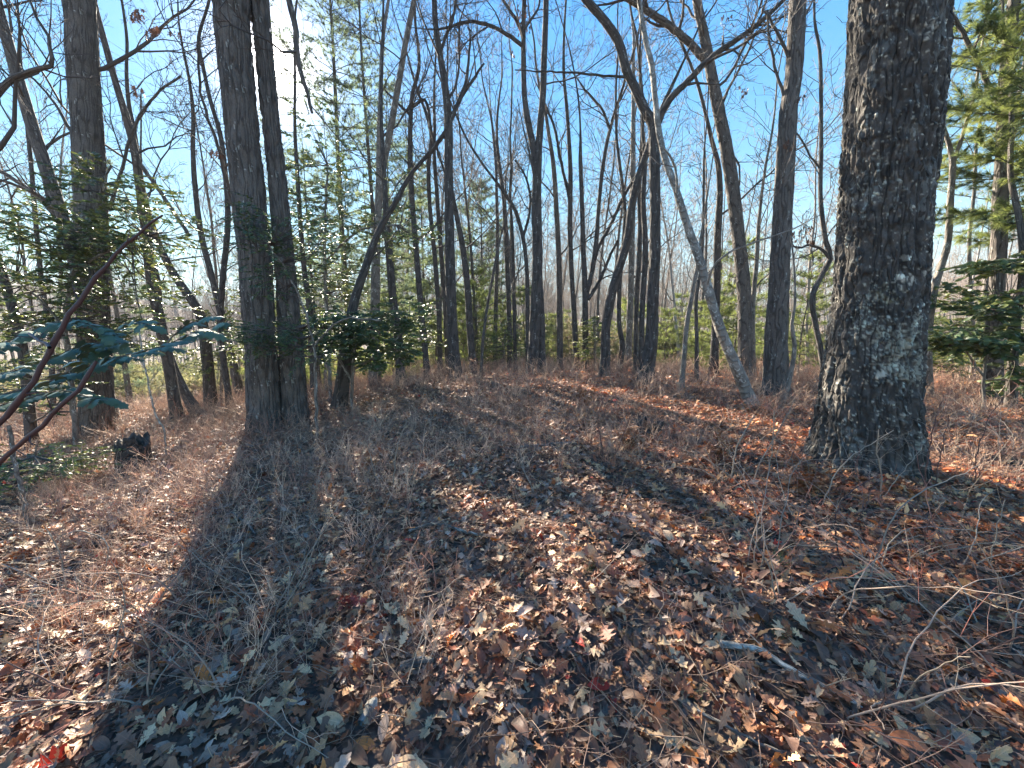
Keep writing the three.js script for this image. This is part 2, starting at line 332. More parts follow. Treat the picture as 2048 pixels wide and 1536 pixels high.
// a trunk whose surface carries its bark: furrows, lumps and a root flare
function trunkGeo(pts, rad, { sides = 16, step = 0.2, bark = 0.006, freq = 9, lump = 0.08, flare = 0.5, flareH = 0.35, lobe = [0, 0], tight = 0, seed = 1, color = null, origin }) {
  const [P, R] = resample(pts, rad, step), N = P.length, p = [], u = [], col = [], idx = [];
  let a = V(1, 0, 0), b = V(), s = 0; const rep = Math.max(1, Math.round(2 * Math.PI * rad[0] / 0.6));
  for (let k = 0; k < N; k++) {
    const t = P[Math.min(k + 1, N - 1)].clone().sub(P[Math.max(k - 1, 0)]).normalize();
    a.addScaledVector(t, -a.dot(t)).normalize(); b.crossVectors(t, a);
    if (k) s += P[k].distanceTo(P[k - 1]);
    const fl = Math.exp(-Math.max(0, s - 0.1) / flareH), r = R[k];
    for (let j = 0; j <= sides; j++) {
      const q = (j % sides) / sides * Math.PI * 2, c = Math.cos(q), d = Math.sin(q);
      const nx = c * r, nz = d * r;
      let rr = r * (1 + lump * fbm(nx * 3.1 / Math.max(r, 0.08) * 0.3 + seed, s * 1.3, nz * 3.1 / Math.max(r, 0.08) * 0.3, 2));
      rr += r * flare * fl * (0.55 + 0.45 * Math.cos(q * 5 + seed + 1.5 * vnoise(q, seed, 0)) + Math.max(0, c * lobe[0] + d * lobe[1])) * (1 - tight * Math.max(0, c));
      let dsp = 0;
      if (bark) {
        const wx = 0.22 * vnoise(nx * 5 + 9, s * 2.2, nz * 5), w2 = 0.13 * vnoise(nx * 16 + 5, s * 8, nz * 16);
        const n1 = vnoise((nx + (wx + w2) * 0.11) * freq + seed, s * freq * 0.13, (nz + (wx - w2) * 0.11) * freq), n2 = vnoise((nx + w2 * 0.1) * freq * 2.1, s * freq * 0.95 + seed, (nz - w2 * 0.1) * freq * 2.1);
        const fur = Math.min(1, Math.abs(n1) * 3.4), pl = Math.min(1, Math.abs(n2) * 3.2 + 0.15);
        dsp = bark * (fur * (0.4 + 0.6 * pl) - 0.45) * (1 + 0.8 * fl) + bark * 0.28 * vnoise(nx * 40, s * 26, nz * 40);
        if (color) { const cc = color(P[k].x + a.x * c * r + b.x * d * r, P[k].y + a.y * c * r + b.y * d * r, P[k].z + a.z * c * r + b.z * d * r, fur * pl, q, s); dsp += cc[3]; col.push(cc[0], cc[1], cc[2]); }
      }
      rr += dsp;
      p.push(P[k].x + (a.x * c + b.x * d) * rr - origin.x, P[k].y + (a.y * c + b.y * d) * rr - origin.y, P[k].z + (a.z * c + b.z * d) * rr - origin.z);
      u.push(j / sides * rep, s / 1.2);
    }
  }
  for (let k = 0; k < N - 1; k++) for (let j = 0; j < sides; j++) { const q = k * (sides + 1) + j, w = q + sides + 1; idx.push(q, w, q + 1, q + 1, w, w + 1); }
  const g = new THREE.BufferGeometry(); g.setAttribute('position', new THREE.Float32BufferAttribute(p, 3)); g.setAttribute('uv', new THREE.Float32BufferAttribute(u, 2));
  if (color) g.setAttribute('color', new THREE.Float32BufferAttribute(col, 3));
  g.setIndex(idx); g.computeVertexNormals();
  const n = g.attributes.normal;
  for (let k = 0; k < N; k++) { const i = k * (sides + 1), j = i + sides; const v = V(n.getX(i) + n.getX(j), n.getY(i) + n.getY(j), n.getZ(i) + n.getZ(j)).normalize(); n.setXYZ(i, v.x, v.y, v.z); n.setXYZ(j, v.x, v.y, v.z); }
  return g;
}
const crown0 = { lv: 3, wig: 0.34, trop: 0.10, dens: [2.5, 3.5, 4.2], rmin: 0.0064, ang: [0.5, 1.05], ratio: 0.5 };
function grow(bag, p, dir, len, r, lvl, rng, o) {
  const n = Math.max(2, Math.round(lvl === 0 ? len / 0.42 : lvl === 1 ? len / 0.3 : len / 0.22)), step = len / n;
  const pts = [p.clone()], rad = [r], dirs = [dir.clone()]; let d = dir.clone(), q = p.clone();
  for (let k = 1; k <= n; k++) {
    d.addScaledVector(rng.dir(), o.wig).addScaledVector(UP, o.trop).normalize();
    q = q.clone().addScaledVector(d, step * rng.r(0.8, 1.2)); pts.push(q); dirs.push(d.clone()); rad.push(Math.max(o.rmin * 0.7, r * (1 - 0.78 * k / n)));
  }
  bag.tube(pts, rad, r > 0.035 ? 6 : r > 0.014 ? 4 : 3);
  if (lvl >= o.lv) return;
  const kids = Math.max(1, Math.round(len * o.dens[lvl] * rng.r(0.75, 1.25)));
  for (let k = 0; k < kids; k++) {
    const t = clamp((k + rng.r(0.1, 0.9)) / kids * 0.78 + 0.22), i = Math.min(n, Math.max(1, Math.round(t * n)));
    const side = rng.dir(); side.addScaledVector(dirs[i], -side.dot(dirs[i])).normalize();
    const ang = rng.r(...o.ang), cd = dirs[i].clone().multiplyScalar(Math.cos(ang)).addScaledVector(side, Math.sin(ang)).normalize();
    grow(bag, pts[i], cd, len * rng.r(o.ratio * 0.6, o.ratio * 1.15) * (1 - 0.35 * t), Math.max(o.rmin, rad[i] * rng.r(0.45, 0.7)), lvl + 1, rng, o);
  }
}
const px2r = (px, py, w, d) => { const y = (768 - py) / F, wz = cP + y * sP, c = Math.cos(Math.atan(Math.abs(px - 1024) / F / wz)); return w / 2 / F * d / wz * c; };
function worldPath(path, d, dd = 0) {
  const pts = [], rad = [];
  path.forEach(([x, y, w, off = 0], k) => { const q = d + dd * k / Math.max(1, path.length - 1) + off; pts.push(at(x, y, q)); rad.push(px2r(x, y, w, q)); });
  return [pts, rad];
}
// paths run from the base up
function tree(o) {
  const { name = 'bare_tree', label, d, path, dd = 0, H = 17, mat = M.rough, seed = 1, limbs = [], auto = 11, from = 0.35, sides = 16, step = 0.22, bark = 0.005, freq = 9, flare = 0.45, lobe, twigs = M.twig, opt = {}, tight = 0, color, cat = 'tree', second, group, limbLen = 0.26, flareH = 0.35, lump = 0.08 } = o;
  const rng = RNG(seed * 13 + 7);
  let [pts, rad] = worldPath(path, d, dd);
  const g0 = (p) => ground(p.x, p.z) - 0.12;
  while (pts.length > 2 && pts[1].y < g0(pts[1]) + 0.1) { pts.shift(); rad.shift(); }
  if (pts[0].y > g0(pts[0])) { const b = pts[0].clone(); const t = pts[1].clone().sub(pts[0]); b.addScaledVector(t, -(pts[0].y - g0(pts[0])) / Math.max(t.y, 0.2)); if (b.distanceTo(pts[0]) > 0.25) { b.y = g0(b); pts.unshift(b); rad.unshift(rad[0] * 1.04); } else pts[0].y = g0(pts[0]); }
  else pts[0].y = g0(pts[0]);
  const base = pts[0].clone(), root = thing(name, label, cat, base, group);
  root.userData.seed = undefined; delete root.userData.seed;
  // the part above the traced one
  const seen = pts.length; let top = pts[seen - 1], dir = top.clone().sub(pts[Math.max(0, seen - 3)]).normalize(), r = rad[seen - 1], left = H - (top.y - base.y);
  if (left > 0.5) {
    const n = Math.ceil(left / 0.9);
    for (let k = 1; k <= n; k++) { dir.addScaledVector(UP, 0.07).addScaledVector(rng.dir(), 0.13).normalize(); top = top.clone().addScaledVector(dir, left / n); pts.push(top); rad.push(Math.max(0.012, r * (1 - 0.88 * k / n))); }
  }
  part('trunk', trunkGeo(pts, rad, { sides, step, bark, freq, flare, lobe, tight, seed, color, origin: base, flareH, lump }), mat, root);
  if (second) { const [p2, r2] = worldPath(second.path, second.d ?? d, second.dd ?? 0); if (second.base) { p2[0].y = g0(p2[0]); }
    const t = p2[p2.length - 1].clone(), dr = t.clone().sub(p2[p2.length - 2]).normalize(); let rr = r2[r2.length - 1];
    for (let k = 1; k <= 8; k++) { dr.addScaledVector(UP, 0.06).addScaledVector(rng.dir(), 0.1).normalize(); t.addScaledVector(dr, 0.9); p2.push(t.clone()); r2.push(Math.max(0.012, rr * (1 - 0.85 * k / 8))); }
    part('trunk', trunkGeo(p2, r2, { sides, step, bark, freq, flare: second.base ? flare : 0, seed: seed + 3, origin: base, color, lump }), mat, root); pts = pts.concat(p2.slice(2)); rad = rad.concat(r2.slice(2)); }
  const bag = new Bag(), opts = { ...crown0, ...opt };
  for (const L of limbs) {
    const [lp, lr] = worldPath(L.path, d + (L.off ?? 0), L.dd ?? 0), lb = new Bag(), [rp, rr] = resample(lp, lr, 0.15);
    rp.forEach((p, k) => { if (k) p.addScaledVector(rng.dir(), 0.012); });
    if (L.go) { const t = rp[rp.length - 1].clone(), dr = t.clone().sub(rp[rp.length - 4]).normalize(), r1 = rr[rr.length - 1]; const n = Math.ceil(L.go / 0.4); for (let k = 1; k <= n; k++) { dr.addScaledVector(rng.dir(), 0.15).addScaledVector(UP, 0.05).normalize(); t.addScaledVector(dr, 0.4); rp.push(t.clone()); rr.push(Math.max(0.004, r1 * (1 - 0.85 * k / n))); } }
    lb.tube(rp, rr, 8); part('limb', lb.geo(base), mat.vertexColors ? M.rough : mat, root);
    const kids = L.kids ?? Math.round(rp.length * 0.16);
    for (let k = 0; k < kids; k++) { const i = Math.floor(lerp(rp.length * 0.25, rp.length - 1, (k + rng()) / kids)), ax = rp[Math.min(i + 1, rp.length - 1)].clone().sub(rp[i - 1]).normalize(); const s = rng.dir(); s.addScaledVector(ax, -s.dot(ax)).normalize(); grow(bag, rp[i], ax.multiplyScalar(0.7).add(s).normalize(), rng.r(0.8, 2.0), Math.max(0.006, rr[i] * 0.5), 1, rng, opts); }
  }
  const hmin = base.y + H * from;
  const cand = pts.map((p, k) => k).filter((k) => pts[k].y > hmin && k > 0);
  for (let k = 0; k < auto && cand.length; k++) {
    const i = cand[Math.floor((k + rng.r(0.1, 0.9)) / auto * cand.length)], f = rng();
    const p = pts[i - 1].y < pts[i].y ? pts[i - 1].clone().lerp(pts[i], f) : pts[i].clone(), t = clamp((p.y - hmin) / (H * (1 - from)));
    const az = k * 2.4 + rng.r(-0.5, 0.5), el = rng.r(0.35, 0.85) + 0.25 * t, dr = V(Math.cos(az) * Math.cos(el), Math.sin(el), Math.sin(az) * Math.cos(el));
    const len = H * limbLen * (1 - 0.55 * t) * rng.r(0.6, 1.15), rr = clamp(rad[i] * rng.r(0.25, 0.42), 0.008, 0.045);
    { const e = p.clone().sub(camera.position), vy = e.y * cP - e.z * -sP, vz = -e.z * cP - e.y * sP; grow(bag, p, dr, len, rr, 0, rng, vz > 0 && vy / vz < 1.25 ? opts : { ...opts, lv: 1 }); }
  }
  if (!bag.empty) part('crown', bag.geo(base), twigs, root);
  if (o.dead) { const list = []; for (const [x, y, rx, n] of o.dead) for (let k = 0; k < n; k++) { const p = at(x + rng.r(-rx, rx), y + rng.r(-rx, rx) * 0.8, d + rng.r(-0.4, 0.4)), v = rng.r(0.7, 1.2); list.push([basis(p, V(rng.r(-0.6, 0.6), -1, rng.r(-0.6, 0.6)), rng.dir(), rng.r(0.08, 0.13)), [0.2 * v, 0.1 * v, 0.065 * v]]); } const oldq = instances('dead_leaves', litterGeos[0], M.litter, list, root, base); oldq.userData.kind = 'stuff'; }
  return root;
}

// ---------------------------------------------------------------- the near oak on the right
const spot = (px, py, rad, d) => { const c = at(px, py, d); return [c.x, c.y, c.z, rad]; };
const dOak = 3.95;
{
  const whites = [[1722, 28, 0.06], [1760, 40, 0.05], [1775, 75, 0.06], [1812, 55, 0.05], [1862, 52, 0.05], [1752, 130, 0.06], [1800, 105, 0.04], [1720, 150, 0.04], [1868, 140, 0.035], [1748, 240, 0.045], [1766, 277, 0.03], [1808, 310, 0.03], [1757, 258, 0.03], [1742, 398, 0.07], [1752, 385, 0.05], [1730, 412, 0.05], [1830, 120, 0.04],
    [1740, 528, 0.05], [1762, 522, 0.05], [1788, 520, 0.05], [1812, 516, 0.04], [1722, 535, 0.04], [1806, 556, 0.06], [1822, 560, 0.05], [1830, 622, 0.05], [1700, 130, 0.05], [1780, 180, 0.05], [1672, 705, 0.05], [1690, 710, 0.04], [1800, 820, 0.06], [1760, 750, 0.06], [1700, 785, 0.06]].map((s) => spot(s[0], s[1], s[2], dOak - 0.33));
  const bands = [[1800, 690, 0.26], [1760, 670, 0.2], [1830, 735, 0.2], [1720, 620, 0.24], [1690, 600, 0.2], [1760, 590, 0.2], [1680, 660, 0.2], [1660, 760, 0.16], [1640, 850, 0.2], [1680, 860, 0.2], [1790, 735, 0.2], [1625, 930, 0.22]].map((s) => spot(s[0], s[1], s[2], dOak - 0.33));
  const moss = [[1700, 500, 0.16], [1692, 560, 0.2], [1676, 600, 0.16], [1684, 440, 0.16], [1738, 120, 0.12], [1728, 110, 0.1], [1775, 590, 0.12], [1672, 400, 0.12]].map((s) => spot(s[0], s[1], s[2], dOak - 0.33));
  const near = (list, x, y, z) => { let m = 0; for (const s of list) { const q = Math.hypot(x - s[0], y - s[1], z - s[2]) / s[3]; if (q < 1.6) m = Math.max(m, 1.25 - q); } return m; };
  const color = (x, y, z, f) => {
    const n1 = vnoise(x * 45, y * 45, z * 45), n2 = vnoise(x * 90, y * 90, z * 90), n3 = vnoise(x * 14, y * 14, z * 14), lo = vnoise(x * 5, y * 3, z * 5);
    let c = [0.44, 0.42, 0.41], lift = 0; const v = 0.8 + 0.3 * n3 + 0.15 * n2; c = c.map((k) => k * v);
    const mix = (t, k) => { c = c.map((q, i) => lerp(q, k[i], t)); };
    const w = near(whites, x, y, z), wn = sstep(0.3, 0.55, w * 0.62 + 0.42 * n1 + 0.34 * n2);
    const b = near(bands, x, y, z), bn = sstep(0.3, 0.62, b * 0.56 + 0.46 * n1 + 0.42 * n2 + 0.1 * lo);
    const m = near(moss, x, y, z), mn = sstep(0.3, 0.7, m * 0.75 + 0.25 * n3 + 0.2 * n1);
    const sp = sstep(0.36, 0.6, 0.55 * n1 + 0.45 * n3 + 0.3 * lo + 0.3 * n2) * 0.5 * (0.4 + 0.6 * f);
    mix(mn * 0.85, [0.8, 0.72, 0.28]); mix(sp, [1.3, 1.34, 1.24]); mix(bn * 0.85, [1.55, 1.66, 1.48]); mix(wn * 0.92, [2.3, 2.36, 2.2]);
    lift = 0.006 * bn * (0.5 + n2) + 0.002 * wn + 0.004 * mn;
    return [...c, lift];
  };
  tree({
    name: 'oak_tree', label: 'massive dark oak trunk with white lichen patches, nearest tree on the right', d: dOak, seed: 4, mat: M.oak, sides: 300, step: 0.0125, bark: 0.032, freq: 14, H: 6.2, flare: 0.22, flareH: 0.3, lobe: [-1.1, 0.2], tight: 0.9, color, auto: 0, lump: 0.035,
    path: [[1725, 985, 232], [1733, 900, 220], [1736, 800, 207], [1746, 700, 195], [1756, 600, 188], [1763, 500, 185], [1771, 400, 187], [1778, 300, 191], [1786, 200, 194], [1792, 100, 194], [1797, 0, 196], [1802, -60, 194]],
  });
}
// ---------------------------------------------------------------- the traced trees
const T = [
  { name: 'twin_trunk_oak', label: 'pair of thick furrowed trunks joined at the base, left of centre', dead: [[275, 25, 14, 16], [305, 60, 14, 14], [345, 60, 12, 7], [280, 175, 12, 6], [430, 305, 14, 8]], d: 7.0, seed: 9, mat: M.furrowed, sides: 110, step: 0.035, bark: 0.028, freq: 17, H: 19, flare: 0.22, from: 0.5, auto: 9,
    path: [[530, 832, 72], [526, 780, 68], [522, 700, 66], [515, 600, 65], [508, 500, 65], [500, 420, 66], [490, 320, 66], [480, 220, 66], [470, 110, 69], [462, 0, 72]],
    second: { base: true, d: 7.25, path: [[588, 822, 54], [586, 770, 50], [583, 700, 47], [575, 600, 43], [567, 500, 38], [558, 400, 36], [548, 300, 34], [536, 200, 33], [526, 100, 33], [518, 0, 33]] },
    limbs: [{ off: -0.4, path: [[500, -160, 16], [550, -110, 15], [572, -40, 14], [577, 0, 13], [589, 43, 13], [595, 117, 12], [609, 167, 9], [625, 227, 6]], kids: 3 }, { path: [[465, 410, 12], [450, 350, 10], [438, 300, 8], [420, 250, 7], [400, 180, 6], [395, 90, 5]], kids: 5, off: 0.2 }] },
  { label: 'thick rough-barked trunk above the holly on the far left', d: 9.3, seed: 12, mat: M.furrowed, sides: 80, step: 0.05, bark: 0.024, freq: 14, H: 19, flare: 0.25, from: 0.45, auto: 9,
    path: [[194, 885, 76], [193, 800, 72], [189, 700, 69], [186, 600, 67], [182, 450, 66], [178, 350, 67], [173, 250, 65], [166, 150, 64], [162, 60, 66], [158, 0, 67]],
    limbs: [{ path: [[215, 420, 9], [240, 350, 8], [260, 270, 7], [300, 200, 6], [360, 150, 5]], kids: 5 }, { path: [[140, 260, 9], [110, 210, 7], [70, 160, 6], [20, 120, 5]], kids: 5 }] },
  { label: 'sunlit slanting trunk leaning left behind the rough trunk, far left', d: 11, seed: 15, mat: M.rough, H: 16, path: [[215, 820, 40], [195, 700, 37], [160, 560, 34], [128, 450, 32], [95, 350, 31], [66, 260, 29], [36, 160, 27], [8, 60, 25], [-8, 0, 24]], limbs: [{ path: [[112, 430, 14], [70, 390, 14], [30, 360, 13], [-20, 330, 12]], kids: 5 }] },
  { label: 'tree at the left edge with a hooked limb bending upward', d: 6.5, seed: 18, mat: M.rough, H: 13, auto: 2, path: [[-130, 980, 60], [-110, 800, 56], [-90, 600, 52], [-60, 420, 46], [-40, 300, 40], [-36, 200, 30]], limbs: [{ path: [[-38, 235, 20], [0, 178, 17], [30, 152, 15], [70, 140, 13], [103, 130, 11], [101, 100, 9], [92, 65, 8], [70, 30, 7], [55, -10, 5]], kids: 7, go: 1 }] },
  { label: 'slender trunk leaning left just right of the rough trunk', d: 10.5, seed: 21, mat: M.rough, H: 17, path: [[352, 830, 26], [338, 740, 25], [318, 640, 24], [302, 560, 23], [292, 470, 21], [281, 390, 20], [270, 310, 18], [253, 240, 17], [232, 170, 15], [210, 90, 14], [192, 20, 12]], limbs: [{ path: [[281, 330, 11], [310, 370, 10], [345, 420, 10], [375, 468, 9]], kids: 0 }] },
  { label: 'dark slanting trunk leaning left behind the twin trunks', d: 13, seed: 24, mat: M.dark, H: 15, path: [[418, 770, 26], [412, 700, 25], [400, 630, 22], [372, 585, 20], [345, 545, 18], [322, 500, 16], [300, 440, 15], [285, 380, 13]] },
  { label: 'short trunk tilting left at the foot of the slope, left', d: 11.5, seed: 27, mat: M.rough, H: 9, auto: 5, path: [[384, 812, 24], [366, 780, 22], [350, 745, 20], [335, 700, 17], [320, 640, 14], [315, 560, 11]] },
  { label: 'straight dim trunk seen between the rough and twin trunks', d: 16, seed: 30, mat: M.dark, H: 16, path: [[470, 745, 18], [455, 680, 17], [440, 620, 16], [425, 560, 14], [404, 480, 13], [392, 400, 12], [385, 300, 10]] },
  { label: 'black crooked trunk bending right through the evergreen leaves', d: 8.6, seed: 33, mat: M.dark, H: 5.2, auto: 3, from: 0.6, path: [[682, 792, 28], [688, 740, 27], [692, 693, 26], [709, 600, 19], [729, 540, 16], [758, 460, 13], [789, 407, 10], [820, 350, 8], [845, 320, 7], [872, 287, 6], [892, 258, 5]] },
  { label: 'grey trunk dividing into a straight and a right-leaning stem', d: 14, seed: 36, mat: M.grey, H: 18, path: [[748, 745, 22], [750, 640, 20], [751, 540, 18], [754, 440, 16], [762, 360, 13], [780, 260, 13], [798, 160, 12], [812, 80, 11], [828, 0, 10]], second: { d: 14, path: [[754, 430, 13], [757, 360, 12], [758, 280, 11], [761, 180, 9], [765, 80, 8], [775, 10, 6]] } },
  { label: 'thin straight trunk right of the black crooked one', d: 12.5, seed: 39, mat: M.dark, H: 14, path: [[801, 745, 18], [796, 680, 17], [786, 600, 16], [779, 520, 15], [773, 450, 13], [768, 350, 10], [762, 250, 8]] },
  { label: 'slim dark tree forking high, left of the tall centre-left trunk', d: 15, seed: 42, mat: M.dark, H: 17, path: [[853, 735, 12], [842, 620, 12], [832, 500, 11], [824, 400, 11], [820, 300, 10], [821, 235, 9], [824, 190, 8], [838, 130, 7], [830, 40, 5]], limbs: [{ path: [[821, 215, 7], [850, 200, 6], [862, 260, 6], [872, 290, 5], [885, 330, 5], [890, 345, 5]], kids: 2 }, { path: [[819, 228, 6], [795, 205, 5], [770, 180, 4]], kids: 3 }] },
  { label: 'tall dark trunk with a wide upper fork, left of centre', dead: [[918, 95, 16, 10], [955, 32, 8, 5]], d: 12.8, seed: 45, mat: M.dark, sides: 28, step: 0.12, bark: 0.01, H: 19, from: 0.45, path: [[910, 748, 25], [906, 690, 23], [903, 620, 21], [900, 520, 20], [898, 430, 18], [897, 330, 17], [897, 245, 16], [891, 180, 14], [880, 110, 12], [872, 60, 11], [868, 0, 10]],
    limbs: [{ path: [[897, 245, 8], [915, 205, 7], [931, 165, 7], [938, 110, 5], [940, 60, 4], [934, 52, 2]], kids: 4 }, { path: [[898, 250, 8], [922, 195, 7], [945, 160, 6], [968, 125, 4]], kids: 4 }, { path: [[880, 105, 7], [892, 70, 6], [904, 40, 6], [912, 0, 5]], kids: 3, go: 2 }, { path: [[897, 262, 7], [880, 280, 7], [868, 298, 6], [850, 318, 5]], kids: 2 }] },
  { label: 'slim trunk leaning left close behind the tall dark trunk', d: 15, seed: 48, mat: M.dark, H: 15, path: [[946, 735, 14], [940, 660, 14], [935, 580, 13], [926, 500, 12], [915, 440, 10], [905, 390, 8], [896, 330, 6]] },
  { label: 'thin bent stem, leftmost of two beside the tall dark trunk', d: 16, seed: 51, mat: M.dark, H: 15, path: [[880, 730, 10], [878, 640, 10], [870, 520, 9], [860, 420, 8], [857, 330, 8], [862, 270, 7], [850, 220, 6], [838, 190, 5]] },
  { label: 'thin upright stem between the bent stem and the tall dark trunk', d: 16.5, seed: 54, mat: M.dark, H: 15, path: [[895, 725, 10], [889, 600, 9], [880, 480, 9], [873, 380, 8], [868, 300, 7]] },
  { label: 'two dark trunks merging halfway up in the centre of the wood', dead: [[1040, 20, 22, 30], [1048, 60, 14, 18], [1030, 105, 8, 6]], d: 12.8, seed: 57, mat: M.dark, sides: 28, step: 0.12, bark: 0.008, H: 19, from: 0.5, path: [[1064, 750, 24], [1068, 690, 22], [1072, 600, 22], [1075, 517, 21], [1073, 420, 20], [1075, 330, 17], [1080, 260, 13], [1086, 180, 13], [1089, 100, 12], [1092, 0, 11]],
    second: { d: 12.85, path: [[1072, 345, 15], [1066, 290, 13], [1057, 250, 12], [1049, 190, 11], [1047, 120, 10], [1047, 60, 9]] },
    limbs: [{ path: [[1047, 92, 8], [1024, 74, 8], [1000, 60, 7], [979, 50, 7], [945, 42, 6], [920, 46, 6], [902, 52, 5]], kids: 5, go: 1 }, { path: [[1047, 62, 6], [1060, 40, 5], [1075, 20, 4], [1080, 0, 4]], kids: 3 }, { path: [[1045, 70, 8], [1034, 40, 7], [1020, 20, 6], [1000, -10, 5]], kids: 3 }] },
  { label: 'slender trunk hugging the right side of the merged centre trunks', d: 12.9, seed: 58, mat: M.dark, H: 8.5, auto: 5, from: 0.6, path: [[1083, 745, 15], [1084, 690, 14], [1083, 620, 12], [1079, 540, 10], [1078, 470, 7]] },
  { label: 'black trunk splitting into a broad Y, right of centre', dead: [[1455, 40, 16, 12], [1490, 180, 14, 10]], d: 10.8, seed: 60, mat: M.dark, sides: 36, step: 0.09, bark: 0.012, H: 16, from: 0.62, auto: 8, path: [[1290, 768, 30], [1296, 730, 27], [1302, 690, 25], [1307, 580, 23], [1311, 467, 22], [1310, 380, 21], [1309, 300, 21], [1306, 247, 21], [1291, 222, 19], [1271, 177, 17], [1254, 143, 17], [1237, 83, 17], [1211, 43, 16], [1174, 0, 15]],
    limbs: [{ path: [[1310, 262, 15], [1324, 227, 14], [1341, 197, 14], [1374, 163, 13], [1414, 123, 13], [1441, 100, 12], [1491, 67, 11], [1536, 30, 10]], kids: 9, go: 2.5, dd: -0.6 }, { path: [[1254, 153, 5], [1220, 152, 5], [1150, 145, 4], [1090, 142, 3], [1030, 140, 2]], kids: 2 }] },
  { label: 'pale leaning trunk slanting from lower right up to the left', d: 7.3, seed: 63, mat: M.mottled, sides: 28, step: 0.07, bark: 0.011, lump: 0.2, H: 13, from: 0.6, path: [[1512, 825, 26], [1501, 800, 25], [1467, 720, 23], [1437, 647, 21], [1414, 567, 19], [1397, 510, 17], [1377, 457, 16], [1354, 383, 14], [1334, 327, 13], [1321, 277, 12], [1311, 200, 11], [1304, 133, 10], [1291, 77, 10], [1281, 17, 9]], dd: 1.2, limbs: [{ path: [[1354, 385, 6], [1352, 345, 5], [1340, 312, 5], [1325, 290, 4]], kids: 1 }, { path: [[1416, 570, 5], [1425, 535, 5], [1460, 505, 5], [1520, 480, 4], [1575, 462, 3], [1640, 430, 2]], kids: 3, dd: -0.6 }] },
  { label: 'mottled curving trunk with a heavy branch reaching up-left', d: 12.5, seed: 66, mat: M.rough, sides: 36, step: 0.1, bark: 0.012, H: 18, from: 0.5, path: [[1490, 748, 32], [1491, 690, 30], [1490, 620, 28], [1487, 560, 28], [1478, 480, 27], [1470, 410, 27], [1462, 350, 27], [1454, 300, 26], [1444, 250, 25], [1434, 200, 24], [1424, 150, 22], [1415, 100, 20], [1404, 50, 18], [1394, 0, 17]],
    limbs: [{ path: [[1414, 122, 17], [1400, 108, 16], [1374, 80, 15], [1334, 47, 14], [1284, 13, 13], [1255, -5, 12]], kids: 7, go: 3 }, { path: [[1440, 218, 7], [1456, 180, 6], [1475, 145, 5], [1500, 95, 5], [1515, 60, 4]], kids: 4 }, { path: [[1460, 300, 5], [1478, 330, 4], [1480, 370, 3]], kids: 2 }] },
  { label: 'straight dark trunk left of the mottled curving one', d: 13.5, seed: 69, mat: M.dark, H: 16, path: [[1428, 745, 17], [1431, 660, 16], [1434, 567, 15], [1436, 467, 15], [1440, 380, 13], [1437, 330, 11], [1424, 280, 9], [1410, 220, 7]] },
  { label: 'tall straight grey trunk left of the big oak', dead: [[1577, 283, 10, 22], [1605, 190, 5, 4]], d: 8.2, seed: 72, mat: M.rough, sides: 70, step: 0.045, bark: 0.016, freq: 15, H: 19, from: 0.55, auto: 9, path: [[1546, 808, 60], [1550, 770, 53], [1552, 700, 48], [1557, 600, 43], [1562, 500, 40], [1566, 420, 39], [1571, 330, 37], [1577, 230, 36], [1588, 150, 34], [1592, 80, 34], [1596, 0, 33]],
    limbs: [{ path: [[1568, 190, 7], [1550, 130, 6], [1538, 70, 5], [1536, 20, 4]], kids: 4 }, { path: [[1585, 130, 8], [1562, 80, 7], [1545, 45, 6], [1530, 20, 5]], kids: 4 }, { path: [[1598, 60, 6], [1612, 30, 5], [1625, 0, 4]], kids: 3, go: 1.5 }] },
  { label: 'slender branching tree between the straight grey trunk and the oak', dead: [[1605, 468, 24, 26], [1578, 462, 8, 8]], d: 9.5, seed: 75, mat: M.rough, H: 11, from: 0.42, auto: 9, path: [[1650, 760, 13], [1642, 700, 13], [1630, 640, 12], [1626, 590, 12], [1650, 540, 12], [1662, 515, 12], [1652, 480, 11], [1642, 400, 10], [1643, 300, 9], [1643, 200, 8], [1640, 100, 7], [1630, 40, 5]], limbs: [{ path: [[1664, 520, 8], [1645, 500, 7], [1620, 490, 6], [1600, 495, 5], [1580, 490, 4]], kids: 4 }, { path: [[1643, 340, 5], [1620, 310, 4], [1598, 270, 4], [1580, 255, 3]], kids: 3 }] },
  { label: 'dark trunk slanting right, leaning against the black Y-forked tree', d: 12, seed: 78, mat: M.dark, sides: 22, H: 10.5, auto: 3, from: 0.9, bark: 0.008, path: [[1209, 758, 20], [1211, 700, 19], [1212, 660, 18], [1221, 600, 18], [1237, 540, 17], [1254, 483, 17], [1264, 410, 15], [1275, 360, 14], [1284, 333, 13], [1298, 290, 12], [1306, 262, 10]] },
  { label: 'thin sinuous trunk, nearest on the left of the black Y tree', d: 13, seed: 81, mat: M.dark, H: 14, path: [[1284, 748, 12], [1284, 640, 11], [1291, 500, 11], [1287, 400, 10], [1290, 320, 8], [1286, 260, 7]] },
  { label: 'thin rough stem second to the left of the black Y tree', d: 13.5, seed: 84, mat: M.rough, H: 14, path: [[1272, 752, 11], [1273, 620, 10], [1280, 470, 10], [1279, 380, 8], [1284, 260, 6]] },
  { label: 'pale upright trunk behind the right-slanting dark one', d: 18, seed: 87, mat: M.grey, H: 17, path: [[1257, 715, 14], [1261, 600, 13], [1264, 470, 13], [1266, 350, 11], [1267, 230, 9], [1267, 120, 7]] },
  { label: 'small trunk with a knobbly bend left of the slanting dark one', d: 15, seed: 90, mat: M.dark, H: 14, path: [[1242, 722, 10], [1245, 690, 12], [1239, 650, 9], [1240, 560, 9], [1246, 500, 8], [1250, 420, 7], [1240, 330, 6]] },
